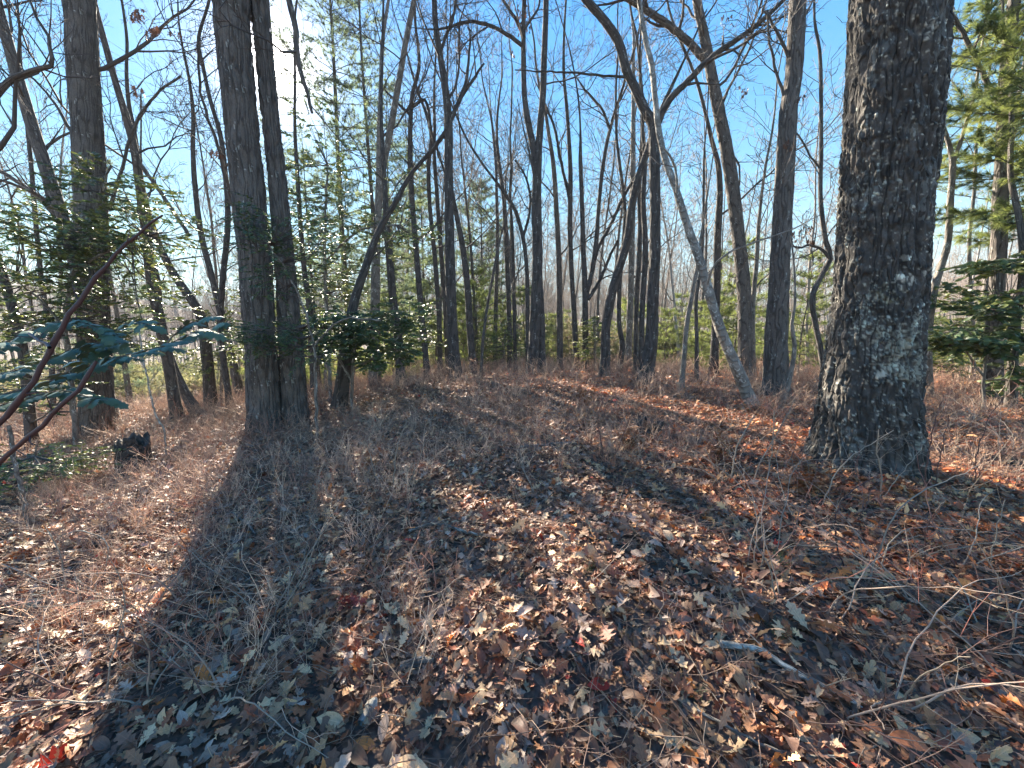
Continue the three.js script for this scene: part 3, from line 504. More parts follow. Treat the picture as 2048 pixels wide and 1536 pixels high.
  { label: 'forked tree with branches spreading right like a candelabra', d: 15, seed: 93, mat: M.dark, H: 15, path: [[1171, 722, 12], [1171, 640, 12], [1170, 570, 11], [1167, 500, 10], [1164, 400, 9], [1161, 320, 8], [1161, 262, 4]], second: { d: 15, path: [[1172, 595, 9], [1180, 560, 9], [1191, 500, 9], [1197, 420, 8], [1205, 340, 8], [1215, 280, 7], [1221, 256, 6]] }, limbs: [{ path: [[1180, 570, 8], [1195, 500, 7], [1221, 450, 7], [1244, 400, 7]], kids: 4, go: 2 }, { path: [[1176, 600, 8], [1200, 560, 7], [1221, 510, 6], [1236, 480, 5]], kids: 3 }, { path: [[1220, 258, 6], [1205, 220, 5], [1185, 195, 5], [1170, 180, 4]], kids: 4, go: 1 }, { path: [[1221, 256, 6], [1232, 215, 5], [1246, 190, 4]], kids: 3, go: 1 }] },
  { label: 'thin trunk splitting into steep branches right of centre trunks', d: 15.5, seed: 96, mat: M.dark, H: 16, path: [[1153, 722, 12], [1149, 640, 11], [1143, 540, 10], [1140, 450, 10], [1141, 350, 9], [1138, 280, 8], [1134, 220, 7], [1128, 150, 6]], limbs: [{ path: [[1140, 400, 7], [1128, 350, 6], [1118, 300, 6], [1108, 250, 5], [1095, 220, 5]], kids: 4, go: 1.5 }] },
  { label: 'upright brown trunk just right of the merged centre trunks', d: 17, seed: 99, mat: M.rough, H: 17, path: [[1120, 700, 13], [1119, 600, 12], [1118, 520, 11], [1113, 420, 10], [1107, 330, 9], [1098, 270, 7], [1090, 220, 6]] },
  { label: 'curving thin tree just left of the merged centre trunks', d: 15, seed: 102, mat: M.dark, H: 14, path: [[1056, 722, 9], [1055, 620, 9], [1053, 530, 8], [1045, 470, 8], [1030, 420, 7], [1012, 390, 6], [990, 360, 5]], limbs: [{ path: [[1046, 475, 6], [1058, 430, 5], [1060, 390, 5], [1050, 350, 4], [1030, 320, 4]], kids: 4 }] },
  { label: 'very thin straight stem left of the curving thin tree', d: 16, seed: 105, mat: M.dark, H: 14, path: [[1031, 740, 7], [1028, 600, 7], [1025, 470, 6], [1020, 380, 5]] },
  { label: 'slim straight tree on the right of the hazy pine in the middle', d: 18, seed: 108, mat: M.dark, H: 15, path: [[1019, 700, 10], [1018, 620, 9], [1013, 500, 9], [1008, 400, 8], [998, 320, 6]] },
  { label: 'slim tree on the left of the hazy pine in the middle', d: 20, seed: 111, mat: M.dark, H: 17, path: [[990, 705, 8], [992, 600, 8], [995, 480, 7], [993, 380, 6]] },
  { label: 'thin leaning sapling crossing low between the centre-left trunks', d: 12, seed: 113, mat: M.rough, H: 6, auto: 5, path: [[962, 745, 6], [966, 680, 6], [975, 610, 5], [988, 540, 5]] },
  { label: 'dim trunk right beside the twin trunks, among evergreen leaves', d: 12, seed: 114, mat: M.dark, H: 14, path: [[626, 745, 14], [622, 680, 13], [618, 610, 12], [608, 540, 11], [602, 470, 10], [596, 380, 9], [590, 280, 7]] },
  { label: 'pale bowed sapling left of the pale leaning trunk', d: 9.2, seed: 117, mat: M.grey, H: 5.5, auto: 5, from: 0.5, path: [[1362, 790, 11], [1368, 720, 10], [1374, 650, 10], [1386, 580, 9], [1394, 540, 8], [1400, 490, 5]] },
  { label: 'straight thin sapling behind the pale leaning trunk', d: 11, seed: 120, mat: M.rough, H: 8, auto: 6, path: [[1394, 760, 8], [1394, 680, 8], [1393, 600, 7], [1404, 520, 6], [1408, 380, 5]] },
  { label: 'thin tree right of the mottled curving trunk', d: 13, seed: 123, mat: M.grey, H: 11, auto: 9, from: 0.3, path: [[1507, 745, 11], [1506, 680, 11], [1507, 600, 10], [1514, 520, 9], [1518, 450, 8], [1525, 380, 6]] },
  { label: 'twisted dead sapling between the straight grey trunk and the oak', d: 7.6, seed: 126, mat: M.grey, H: 3.4, auto: 2, from: 0.8, path: [[1572, 790, 9], [1584, 740, 10], [1590, 690, 9], [1584, 650, 8], [1590, 610, 6]] },
  { label: 'sunlit trunk with a high fork right behind the oak', d: 9, seed: 129, mat: M.grey, H: 13, from: 0.4, path: [[1855, 800, 26], [1855, 720, 22], [1858, 650, 20], [1870, 577, 18], [1884, 530, 17], [1896, 490, 16], [1902, 400, 15], [1906, 320, 13], [1890, 260, 9], [1875, 220, 7]], second: { d: 9, path: [[1906, 330, 10], [1920, 290, 9], [1935, 240, 8], [1950, 190, 7], [1960, 120, 6]] } },
  { label: 'thick mottled trunk at the right edge behind the rhododendron', d: 8.5, seed: 132, mat: M.rough, sides: 50, step: 0.06, bark: 0.014, H: 17, from: 0.5, path: [[1985, 815, 44], [1988, 740, 40], [1991, 640, 36], [1997, 540, 34], [2000, 450, 34], [2004, 350, 33], [2010, 250, 31], [2014, 150, 29], [2022, 60, 27], [2030, 0, 26]], limbs: [{ path: [[2008, 215, 14], [1980, 170, 12], [1950, 110, 11], [1925, 60, 10], [1895, 15, 9]], kids: 5 }, { path: [[2006, 330, 12], [2030, 250, 10], [2060, 180, 9]], kids: 3, go: 1 }] },
  { label: 'sunlit short trunk at the lower right edge', d: 7.4, seed: 135, mat: M.rough, H: 9, auto: 5, path: [[2022, 830, 26], [2024, 780, 24], [2027, 720, 23], [2034, 640, 21], [2048, 540, 18]] },
  { label: 'thin tree left of the mottled right-edge trunk', d: 12, seed: 138, mat: M.grey, H: 13, path: [[1945, 770, 12], [1948, 680, 11], [1943, 600, 10], [1940, 480, 9], [1950, 380, 8], [1955, 280, 7]] },
  { label: 'tall thin leaning tree between the rough and twin trunks', d: 12, seed: 141, mat: M.dark, H: 16, from: 0.3, auto: 13, path: [[452, 760, 14], [440, 660, 13], [445, 560, 13], [455, 440, 12], [448, 330, 11], [440, 270, 10], [420, 200, 9], [405, 130, 8], [396, 80, 7], [415, 10, 6]] },
  { label: 'slight tree with steep twigs above the holly, far left', d: 13, seed: 144, mat: M.dark, H: 14, auto: 12, from: 0.3, path: [[105, 800, 14], [100, 680, 13], [82, 560, 12], [70, 440, 11], [62, 340, 10], [52, 240, 9], [40, 120, 7]] },
  { label: 'dark slanting trunk low at the left edge', d: 9, seed: 147, mat: M.dark, H: 7, auto: 5, path: [[60, 850, 28], [45, 700, 26], [20, 600, 24], [-5, 520, 22], [-40, 430, 18]] },
];
for (const t of T) tree(t);

// ---------------------------------------------------------------- trees deeper in the wood
{
  const protos = [];
  for (let k = 0; k < 9; k++) {
    const rng = RNG(900 + k), H = 15 + rng() * 4, bag = new Bag(), pts = [V(0, -0.2, 0)], rad = [0.065 + rng() * 0.05]; let d = V(rng.r(-0.1, 0.1), 1, rng.r(-0.1, 0.1)).normalize(), q = pts[0].clone();
    const n = 18; for (let i = 1; i <= n; i++) { d.addScaledVector(rng.dir(), 0.07).addScaledVector(UP, 0.05).normalize(); q = q.clone().addScaledVector(d, H / n); pts.push(q); rad.push(rad[0] * (1 - 0.93 * Math.pow(i / n, 1.15))); }
    const o = { ...crown0, lv: 3, dens: [1.9, 2.4, 2.9], rmin: 0.011, ratio: 0.54 };
    const L = 12; for (let i = 0; i < L; i++) { const f = lerp(0.3, 0.98, (i + rng()) / L), j = Math.floor(f * n), az = i * 2.4 + rng(), el = rng.r(0.5, 1.0), t = (f - 0.3) / 0.7; grow(bag, pts[j], V(Math.cos(az) * Math.cos(el), Math.sin(el), Math.sin(az) * Math.cos(el)), H * 0.24 * (1 - 0.5 * t) * rng.r(0.7, 1.2), Math.max(0.014, rad[j] * 0.45), 0, rng, o); }
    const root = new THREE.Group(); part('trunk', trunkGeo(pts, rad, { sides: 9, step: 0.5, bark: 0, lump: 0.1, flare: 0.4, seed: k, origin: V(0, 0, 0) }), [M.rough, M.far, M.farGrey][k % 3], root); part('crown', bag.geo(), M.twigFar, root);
    protos.push(root);
  }
  const zones = [[-56, -40, 24, 'thin bare tree in the wood beyond the holly on the far left', 'thin trees beyond the holly on the far left'], [-40, -26, 24, 'thin bare tree in the wood behind the twin trunks', 'thin trees behind the twin trunks'], [-26, -8, 36, 'thin bare tree far back between twin trunks and centre', 'thin trees far back left of centre'],
    [-8, 8, 36, 'thin bare tree far back in the middle of the wood', 'thin trees far back in the middle'], [8, 26, 38, 'thin bare tree far back behind the Y-forked tree', 'thin trees far back behind the Y-forked tree'], [26, 41, 32, 'thin bare tree far back just left of the big oak', 'thin trees far back left of the big oak'], [41, 56, 26, 'thin bare tree far back right of the big oak', 'thin trees far back right of the big oak']];
  const rng = RNG(4242);
  for (const [a, b, n, label, group] of zones) for (let k = 0; k < n; k++) {
    const az = THREE.MathUtils.degToRad(lerp(a, b, (k + rng.r(0.05, 0.95)) / n)), d = lerp(17, 58, Math.pow(rng(), 0.8)), x = Math.tan(az) * d, z = -d; if (Math.abs(x + 0.3 + 0.559 * (d - 2.6)) < 1.3) continue;
    const pk = Math.floor(rng() * protos.length), c = protos[pk].clone(); c.name = numbered('woodland_tree'); c.position.set(x, ground(x, z), z); c.rotation.set(rng.r(-0.06, 0.06), rng.r(0, 6.28), rng.r(-0.07, 0.07)); const s = rng.r(0.75, 1.15); c.scale.set(s, s, s);
    { const lean = c.rotation.z > 0.03 ? 'left-leaning' : c.rotation.z < -0.03 ? 'right-leaning' : 'upright', near = d < 26 ? 'nearer' : d < 40 ? 'mid-distance' : 'distant'; tag(c, label.replace('thin bare', `${near} ${lean} ${['dark', 'brown', 'grey'][pk % 3]}`), 'tree', group); } scene.add(c);
  }
  // the far-off wood that reads as one mass
  const wood = new THREE.Group(); wood.name = 'distant_wood'; tag(wood, 'distant bare winter wood fading into pale haze', 'woodland', null, 'stuff'); scene.add(wood);
  for (let k = 0; k < 3; k++) {
    const list = [], r2 = RNG(70 + k);
    for (let i = 0; i < 850; i++) { const d = lerp(55, 330, Math.pow(r2(), 1.4)), az = r2.r(-58, 58) * Math.PI / 180, x = Math.tan(az) * d, z = -d; list.push(new THREE.Matrix4().compose(V(x, land(x, z), z), new THREE.Quaternion().setFromAxisAngle(UP, r2.r(0, 6.28)), V(1, 1, 1).multiplyScalar(r2.r(0.7, 1.1)))); }
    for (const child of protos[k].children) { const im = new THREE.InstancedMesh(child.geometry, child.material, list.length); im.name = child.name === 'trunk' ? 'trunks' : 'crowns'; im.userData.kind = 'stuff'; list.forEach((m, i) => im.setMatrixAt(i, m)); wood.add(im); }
  }
}

// ---------------------------------------------------------------- evergreens
const hollyLeaf = leafGeo(hollyRows.filter((_, k) => k % 2 === 0 || k > 9), { curl: -0.5, bend: -0.08, seed: 3 }), laurelLeaf = leafGeo([[-0.1, 0.015, 0], [0, 0.02, 0], [0.2, 0.15, 0], [0.42, 0.22, 0], [0.65, 0.2, 0], [0.88, 0.09, 0], [1, 0.003, 0]], { curl: -0.5, bend: -0.12, seed: 4 });
function evergreen({ name, label, cat = 'shrub', d, stems, blobs, leaf = hollyLeaf, size = 0.055, tones, seed, mat = M.holly, sprayLen = 0.34, per = 15, group, droop = -0.15 }) {
  const rng = RNG(seed), [p0] = worldPath([stems[0][0]], d), base = V(p0[0].x, ground(p0[0].x, p0[0].z) - 0.05, p0[0].z), root = thing(name, label, cat, base, group);
  const anchor = [];
  stems.forEach((s) => { const [pp, rr] = worldPath(s, d); if (pp[0].y < base.y + 0.4 || s === stems[0]) pp[0].y = ground(pp[0].x, pp[0].z) - 0.1; const b = new Bag(), [rp, r2] = resample(pp, rr, 0.18); rp.forEach((p, k) => { if (k) p.addScaledVector(rng.dir(), 0.015); }); b.tube(rp, r2, 7); part('stem', b.geo(base), M.grey, root); anchor.push(...rp); });
  const tw = new Bag(), list = [];
  for (const [px, py, rx, ry, rd, n, off = 0] of blobs) {
    const c = at(px, py, d + off), ex = rx / F * d, ey = ry / F * d;
    for (let k = 0; k < n; k++) {
      const v = rng.dir().multiplyScalar(Math.cbrt(rng.r(0.05, 1))), p = V(c.x + v.x * ex, c.y + v.y * ey, c.z + v.z * rd);
      if (p.y < ground(p.x, p.z) + 0.05) continue;
      const dir = V(v.x + rng.r(-0.7, 0.7), droop + rng.r(-0.25, 0.35), v.z + rng.r(-0.7, 0.7)).normalize(), q = p.clone().addScaledVector(dir, sprayLen * rng.r(0.6, 1.2));
      tw.tube([p, p.clone().lerp(q, 0.5).add(V(0, 0.01, 0)), q], [0.004, 0.003, 0.002], 3);
      if (k % 3 === 0) { let best = anchor[0], bd = 1e9; for (const a of anchor) { const e = a.distanceToSquared(p) + Math.max(0, a.y - p.y) * 0.6; if (e < bd) { bd = e; best = a; } } const mid = best.clone().lerp(p, 0.55).add(V(rng.r(-0.08, 0.08), -0.08, rng.r(-0.08, 0.08))); tw.tube([best, mid, p], [0.012, 0.008, 0.004], 4); }
      const side = dir.clone().cross(UP).normalize();
      for (let i = 0; i < per; i++) {
        const t = (i + 0.5) / per, s = i % 2 ? 1 : -1, lp = p.clone().lerp(q, t), ld = dir.clone().multiplyScalar(rng.r(0.4, 0.9)).addScaledVector(side, s * rng.r(0.5, 1)).add(V(0, rng.r(-0.3, 0.25), 0));
        const nn = rng.dir().add(V(0, 0.9, 0.5)), tn = rng.pick(tones), b = rng.r(0.75, 1.3);
        list.push([basis(lp, ld, nn, size * rng.r(0.85, 1.45)), tn.map((x) => x * b)]);
      }
    }
  }
  tag(part('twigs', tw.geo(base), M.twig, root), null, null, null, 'stuff'); instances('foliage', leaf, mat, list, root, base);
  return root;
}
const deep = [[0.11, 0.165, 0.07], [0.13, 0.19, 0.075], [0.095, 0.15, 0.07], [0.16, 0.2, 0.06]], olive = [[0.19, 0.23, 0.065], [0.25, 0.27, 0.08], [0.15, 0.2, 0.07], [0.3, 0.29, 0.09]], lime = [[0.25, 0.29, 0.06], [0.33, 0.34, 0.085], [0.18, 0.23, 0.055]];
const E = [
  { name: 'holly_tree', label: 'spreading glossy holly on the far left in front of the rough trunk', cat: 'holly', d: 8.0, seed: 201, size: 0.074, tones: [...deep, ...olive], stems: [[[150, 880, 16], [140, 760, 14], [130, 640, 12], [150, 520, 10], [190, 420, 8], [220, 330, 6]], [[130, 660, 9], [80, 600, 7], [30, 560, 5]], [[150, 540, 8], [220, 500, 6], [290, 470, 4]]],
    blobs: [[150, 465, 120, 45, 0.9, 190], [230, 380, 80, 45, 0.8, 110], [80, 520, 90, 55, 0.9, 120], [300, 470, 100, 55, 0.8, 95], [40, 600, 80, 60, 0.9, 95], [210, 560, 120, 50, 0.9, 100], [100, 680, 130, 60, 0.9, 110], [280, 640, 90, 60, 0.9, 70], [60, 770, 90, 50, 0.8, 60], [60, 420, 60, 40, 0.7, 25]] },
  { name: 'holly_tree', label: 'holly with leaves spilling across the twin trunks', cat: 'holly', d: 6.3, seed: 202, tones: deep, size: 0.05, stems: [[[632, 850, 7], [630, 760, 7], [625, 680, 6], [600, 600, 5], [560, 520, 4], [520, 470, 3]], [[628, 690, 5], [680, 640, 4], [760, 640, 3]]],
    blobs: [[560, 660, 70, 22, 0.35, 75], [515, 685, 45, 16, 0.3, 40], [570, 560, 50, 50, 0.35, 45, -0.1], [520, 480, 40, 60, 0.3, 45, -0.1], [600, 470, 60, 45, 0.4, 45], [620, 700, 50, 25, 0.3, 25], [500, 420, 30, 30, 0.3, 16]] },
  { name: 'laurel_shrub', label: 'dark evergreen laurel round the black crooked trunk', cat: 'shrub', d: 8.2, seed: 203, tones: [...deep, deep[0], olive[0]], leaf: laurelLeaf, size: 0.09, mat: M.holly, stems: [[[700, 800, 8], [705, 740, 7], [715, 680, 6], [740, 640, 4]], [[702, 760, 6], [660, 690, 5], [640, 640, 4]], [[705, 740, 6], [770, 700, 4], [810, 660, 3]]],
    blobs: [[700, 660, 80, 35, 0.6, 110], [770, 670, 70, 50, 0.6, 110], [760, 710, 60, 30, 0.5, 55], [660, 640, 60, 40, 0.6, 50], [810, 620, 50, 25, 0.4, 35], [640, 690, 40, 30, 0.5, 25]] },
  { name: 'holly_tree', label: 'airy holly filling the gap right of the twin trunks', cat: 'holly', d: 10.5, seed: 204, tones: [...deep, ...olive, [0.075, 0.1, 0.06]], size: 0.08, stems: [[[660, 790, 8], [655, 680, 8], [650, 560, 7], [650, 440, 6], [655, 330, 4]], [[652, 520, 5], [720, 460, 4], [790, 450, 3]]],
    blobs: [[640, 440, 90, 50, 0.9, 40], [720, 480, 100, 45, 0.9, 75], [640, 540, 70, 70, 0.9, 75], [700, 370, 110, 50, 0.9, 32], [800, 450, 70, 35, 0.7, 50], [640, 310, 60, 50, 0.8, 28], [600, 390, 40, 60, 0.6, 28], [620, 220, 40, 50, 0.7, 14]] },
  { name: 'evergreen_shrub', label: 'sunlit olive-green shrub on the slope left of the twin trunks', d: 13, seed: 205, tones: [...lime, ...olive], size: 0.08, stems: [[[440, 790, 8], [442, 720, 7], [446, 650, 5]]], blobs: [[440, 690, 50, 45, 0.8, 70], [470, 640, 40, 40, 0.7, 45], [400, 720, 40, 30, 0.7, 35], [430, 600, 50, 30, 0.8, 35]] },
  { name: 'evergreen_shrub', label: 'yellow-green shrub behind the black crooked trunk', d: 14, seed: 206, tones: [...olive, ...lime], size: 0.09, stems: [[[650, 765, 8], [650, 680, 6], [655, 590, 5]]], blobs: [[650, 600, 60, 70, 1.0, 100], [620, 680, 50, 50, 0.9, 55], [700, 560, 40, 50, 0.8, 40]] },
  { name: 'evergreen_shrub', label: 'low yellow-leaved shrub left of the tall dark trunk', d: 16, seed: 207, tones: lime, size: 0.09, stems: [[[845, 745, 5], [850, 700, 4], [852, 660, 3]]], blobs: [[840, 665, 35, 30, 0.8, 60], [865, 690, 25, 20, 0.6, 30]] },
  { name: 'evergreen_shrub', label: 'round yellow-green shrub right of the candelabra-forked tree', d: 14.5, seed: 208, tones: lime, size: 0.075, stems: [[[1192, 745, 6], [1190, 700, 5], [1188, 650, 4]]], blobs: [[1188, 680, 30, 45, 0.6, 90], [1195, 650, 20, 20, 0.5, 25]] },
  { name: 'evergreen_shrub', label: 'pale green bushy shrub just left of the centre trunks', d: 16.5, seed: 209, tones: [...lime, olive[1]], size: 0.08, stems: [[[1005, 735, 6], [1008, 700, 5], [1010, 660, 4]]], blobs: [[1005, 690, 45, 28, 0.8, 80], [1030, 660, 25, 25, 0.6, 30], [970, 710, 30, 18, 0.7, 28]] },
  { name: 'rhododendron', label: 'dark glossy rhododendron at the right edge behind the oak', d: 7.2, seed: 210, tones: [...deep, deep[1], ...olive], leaf: laurelLeaf, size: 0.12, stems: [[[1975, 800, 9], [1970, 740, 8], [1985, 680, 7], [2010, 620, 5]], [[1972, 760, 6], [1930, 700, 5], [1900, 660, 4]], [[1985, 700, 5], [2030, 640, 4]]],
    blobs: [[2010, 528, 55, 14, 0.5, 42], [2010, 610, 55, 30, 0.5, 52], [1960, 680, 70, 18, 0.5, 60], [2020, 680, 50, 35, 0.5, 48], [1920, 670, 35, 20, 0.4, 26], [1890, 590, 35, 30, 0.5, 20, 1.5], [2030, 750, 30, 30, 0.4, 20]] },
  { name: 'evergreen_shrub', label: 'sunlit olive bush in the gap right of the oak', d: 11.5, seed: 211, tones: [...lime, ...olive], size: 0.08, stems: [[[1905, 800, 6], [1905, 720, 5], [1908, 650, 4]]], blobs: [[1905, 690, 45, 55, 0.7, 75], [1945, 640, 40, 50, 0.7, 50], [1880, 720, 30, 35, 0.6, 30]] },
  { name: 'evergreen_shrub', label: 'low bright green bush among leaves at the left edge', d: 4.6, seed: 212, tones: [...lime, ...olive], size: 0.045, stems: [[[60, 990, 5], [62, 930, 4], [70, 890, 3]]], blobs: [[60, 940, 80, 25, 0.5, 55], [130, 920, 50, 22, 0.4, 30], [20, 920, 30, 30, 0.4, 22]] },
];
for (const e of E) evergreen(e);

// pines: trunk, whorls of boughs, tufts of needles
function tuftGeo(n, len, w, spread, seed) {
  const rng = RNG(seed), p = [], idx = [];
  for (let k = 0; k < n; k++) {
    const a = rng.r(0, 6.28), e = rng.r(0.1, spread), d = V(Math.cos(e), Math.sin(e) * Math.cos(a), Math.sin(e) * Math.sin(a)), s = d.clone().cross(rng.dir()).normalize().multiplyScalar(w), o = V(-0.3 * rng() * len, 0, 0), i = p.length / 3, t = o.clone().addScaledVector(d, len * rng.r(0.7, 1.1));
    p.push(o.x - s.x, o.y - s.y, o.z - s.z, o.x + s.x, o.y + s.y, o.z + s.z, t.x, t.y - 0.1 * len, t.z); idx.push(i, i + 1, i + 2);
  }
  const g = new THREE.BufferGeometry(); g.setAttribute('position', new THREE.Float32BufferAttribute(p, 3)); g.setAttribute('uv', new THREE.Float32BufferAttribute(new Float32Array(p.length / 3 * 2), 2)); g.setIndex(idx); g.computeVertexNormals(); return g;
}
const tuftFar = tuftGeo(20, 0.17, 0.005, 1.1, 5), tuftNear = tuftGeo(40, 0.15, 0.003, 1.0, 6);
const pineTones = [[0.16, 0.2, 0.1], [0.2, 0.24, 0.11], [0.13, 0.18, 0.12]], pineLit = [[0.22, 0.26, 0.07], [0.3, 0.33, 0.1], [0.17, 0.21, 0.075]];
function pine({ name = 'pine_tree', label, px, py, d, H, r = 0.14, from = 0.3, spread = 2.6, whorls = 14, tones = pineTones, seed, tuft = tuftFar, dens = 5, scale = 1, lean = [0, 0], mat = M.rough, group, cat = 'pine', skip = null, rise = 0.15, sub = 1, jit = 0.15 }) {
  const rng = RNG(seed), b0 = at(px, py, d), base = V(b0.x, ground(b0.x, b0.z) - 0.1, b0.z), root = thing(name, label, cat, base, group);
  const O = V(0, 0, 0), pts = [], rad = []; for (let k = 0; k <= 12; k++) { const t = k / 12; pts.push(V(lean[0] * t + 0.08 * vnoise(t * 3, seed, 0), H * t, lean[1] * t)); rad.push(r * (1 - 0.93 * t)); }
  part('trunk', trunkGeo(pts, rad, { sides: 12, step: 0.35, bark: 0.003, flare: 0.3, seed, origin: O }), mat, root);
  const bag = new Bag(), list = [];
  for (let w = 0; w < whorls; w++) {
    const f = lerp(from, 0.97, (w + rng.r(0, 0.7)) / whorls), q = pts[Math.floor(f * 12)].clone().lerp(pts[Math.min(12, Math.floor(f * 12) + 1)], f * 12 % 1), L = spread * Math.pow((1 - f) / (1 - from), 0.6) * (0.55 + 0.45 * sstep(from, from + 0.15, f)), n = 4 + Math.floor(rng() * 2);
    for (let k = 0; k < n; k++) {
      const az = k / n * 6.28 + rng.r(-0.4, 0.4) + w * 1.1; if (skip && skip(az, q.y, rng())) continue;
      const len = L * rng.r(0.6, 1.15), ns = Math.max(4, Math.round(len / 0.3)), bp = [q.clone()], br = [0.006 + len * 0.008]; let dd = V(Math.cos(az), rise + 0.4 * f + rng.r(-0.1, 0.1), Math.sin(az)).normalize(), pp = q.clone();
      for (let i = 1; i <= ns; i++) { dd.addScaledVector(rng.dir(), 0.09).add(V(0, i < ns * 0.6 ? -0.03 : 0.06, 0)).normalize(); pp = pp.clone().addScaledVector(dd, len / ns); bp.push(pp); br.push(br[0] * (1 - 0.8 * i / ns)); }
      bag.tube(bp, br, 4);
      for (let i = 1; i <= ns; i++) for (let m = 0; m < sub; m++) {
        if (i < ns * 0.25) continue;
        const s = V(-dd.z, 0, dd.x).multiplyScalar(rng() < 0.5 ? 1 : -1), td = dd.clone().multiplyScalar(0.9).addScaledVector(s, rng.r(0.3, 1.1)).add(V(0, rng.r(-jit, jit * 0.6 + 0.2), 0)).normalize(), tl = len * rng.r(0.12, 0.3) + 0.1, e = bp[i].clone().addScaledVector(td, tl);
        bag.tube([bp[i], e], [0.005, 0.003], 3);
        const cnt = Math.max(2, Math.round(tl * dens));
        for (let c = 0; c < cnt; c++) { const u = (c + 1) / cnt, lp = bp[i].clone().lerp(e, u).addScaledVector(rng.dir(), 0.04), b = rng.r(0.7, 1.35); list.push([basis(lp, td.clone().addScaledVector(rng.dir(), 0.6), UP.clone().addScaledVector(rng.dir(), 0.3), scale * rng.r(0.75, 1.25)), rng.pick(tones).map((x) => x * b)]); }
      }
    }
  }
  part('boughs', bag.geo(), M.twig, root); instances('needles', tuft, M.needle, list, root, O);
  return root;
}
pine({ label: 'tall hazy white pine right of the twin trunks', px: 702, py: 745, d: 17, H: 21, seed: 301, scale: 1.25, skip: (az, y, u) => Math.cos(az) < 0.1 && y > 6 && y < 11.5 && u < 0.75, spread: 3.5, whorls: 26, from: 0.12, sub: 2, dens: 7 });
pine({ label: 'white pine in front of the sun beside the twin trunks', px: 600, py: 745, d: 21, H: 22, seed: 302, spread: 2.6, whorls: 20, from: 0.14, sub: 2, dens: 6 });
pine({ label: 'slim pine among the stems of the grey dividing trunk', px: 758, py: 740, d: 16.5, H: 20, r: 0.11, seed: 310, spread: 2.2, whorls: 20, from: 0.14, sub: 2, dens: 4 });
pine({ label: 'shorter pine filling the space under the tall hazy one', px: 640, py: 745, d: 15, H: 9.5, r: 0.08, seed: 308, spread: 2.0, whorls: 12, from: 0.2, sub: 2, dens: 7 });
pine({ label: 'feathery pine behind the grey dividing trunk', px: 795, py: 735, d: 19, H: 14, r: 0.1, seed: 309, spread: 2.2, whorls: 16, from: 0.15, sub: 2, dens: 8 });
pine({ label: 'distant feathery pine in the middle of the wood', px: 965, py: 700, d: 27, H: 13, seed: 303, spread: 3.0, whorls: 20, from: 0.15, sub: 3, dens: 8, scale: 1.3 });
pine({ label: 'distant pine showing pale between centre-left trunks', px: 850, py: 710, d: 26, H: 14, seed: 304, spread: 2.8, whorls: 20, from: 0.1, sub: 3, dens: 8, scale: 1.3 });
pine({ label: 'bright sunlit pine at the upper right edge', px: 2090, py: 800, d: 7.6, H: 13, seed: 305, spread: 2.9, whorls: 30, from: 0.26, tones: pineLit, tuft: tuftNear, dens: 11, sub: 2, scale: 1.3, rise: 0, jit: 0.5 });
pine({ label: 'light green pine behind the oak on its right side', px: 1940, py: 770, d: 14, H: 15, seed: 306, spread: 2.6, whorls: 18, from: 0.35, tones: pineLit, dens: 5, sub: 2 });
pine({ label: 'dim pine behind the holly on the far left', px: 250, py: 760, d: 20, H: 13, seed: 307, spread: 2.6, whorls: 20, from: 0.1, dens: 8, sub: 2, scale: 1.2 });
const young = [[1432, 735, 15, 3.2, 'small green pine behind the straight dark trunk'], [1402, 745, 19, 3.6, 'small pine between pale leaning trunk and Y-forked tree'], [1600, 740, 14, 4.6, 'bushy young pine in the gap left of the oak'], [1330, 735, 20, 3.4, 'small pine right behind the black Y-forked tree'], [1108, 720, 24, 3.6, 'small pine just right of the merged centre trunks'], [1625, 760, 20, 6, 'taller young pine close against the left side of the oak'], [1955, 760, 13, 3, 'small pine low between oak and right-edge trunk'], [915, 730, 21, 4.2, 'small pine beside the tall dark centre-left trunk'], [560, 740, 17, 4.5, 'young pine low behind the twin trunks'], [40, 800, 14, 5, 'young pine behind the holly at the left edge'], [1060, 720, 30, 4.5, 'small far pine behind the centre trunks'], [1530, 735, 24, 4, 'small far pine left of the straight grey trunk']];
const understory = [[-36, -16, 9, 'low yellow-green pine in the far understory left of centre', 'low pines in the far understory left of centre'], [-16, 8, 10, 'low yellow-green pine in the far understory behind the centre trunks', 'low pines in the far understory behind the centre trunks'], [8, 38, 16, 'low yellow-green pine in the far understory between centre and oak', 'low pines in the far understory between centre and oak'], [42, 54, 8, 'low yellow-green pine in the far understory right of the oak', 'low pines in the far understory right of the oak']];
{
  const r3 = RNG(555), seeds = [];
  for (const [a, b, n, label, group] of understory) for (let k = 0; k < n; k++) {
    const d = r3.r(15, 34), x = Math.tan(THREE.MathUtils.degToRad(lerp(a, b, (k + r3()) / n))) * d, s = r3.r(0.7, 1.4); let c;
    if (seeds.length < 4) { c = pine({ name: 'understory_pine', label, px: 1024 + x / d * F, py: 730, d, H: 3.2 + seeds.length * 0.5, r: 0.035, from: 0.06, spread: 1.3, whorls: 9, seed: 380 + k, tones: pineLit, dens: 8, sub: 2, scale: 1.0 }); seeds.push(c); } else { c = seeds[Math.floor(r3() * 4)].clone(); c.name = numbered('understory_pine'); scene.add(c); c.scale.set(s, s, s); c.rotation.y = r3.r(0, 6.28); }
    c.position.set(x, ground(x, -d) - 0.1, -d); tag(c, `${d < 21 ? 'nearer' : d < 28 ? 'mid-distance' : 'distant'} ${s < 1 ? 'small' : 'bushy'} ${label}`, 'pine', group);
  }
}
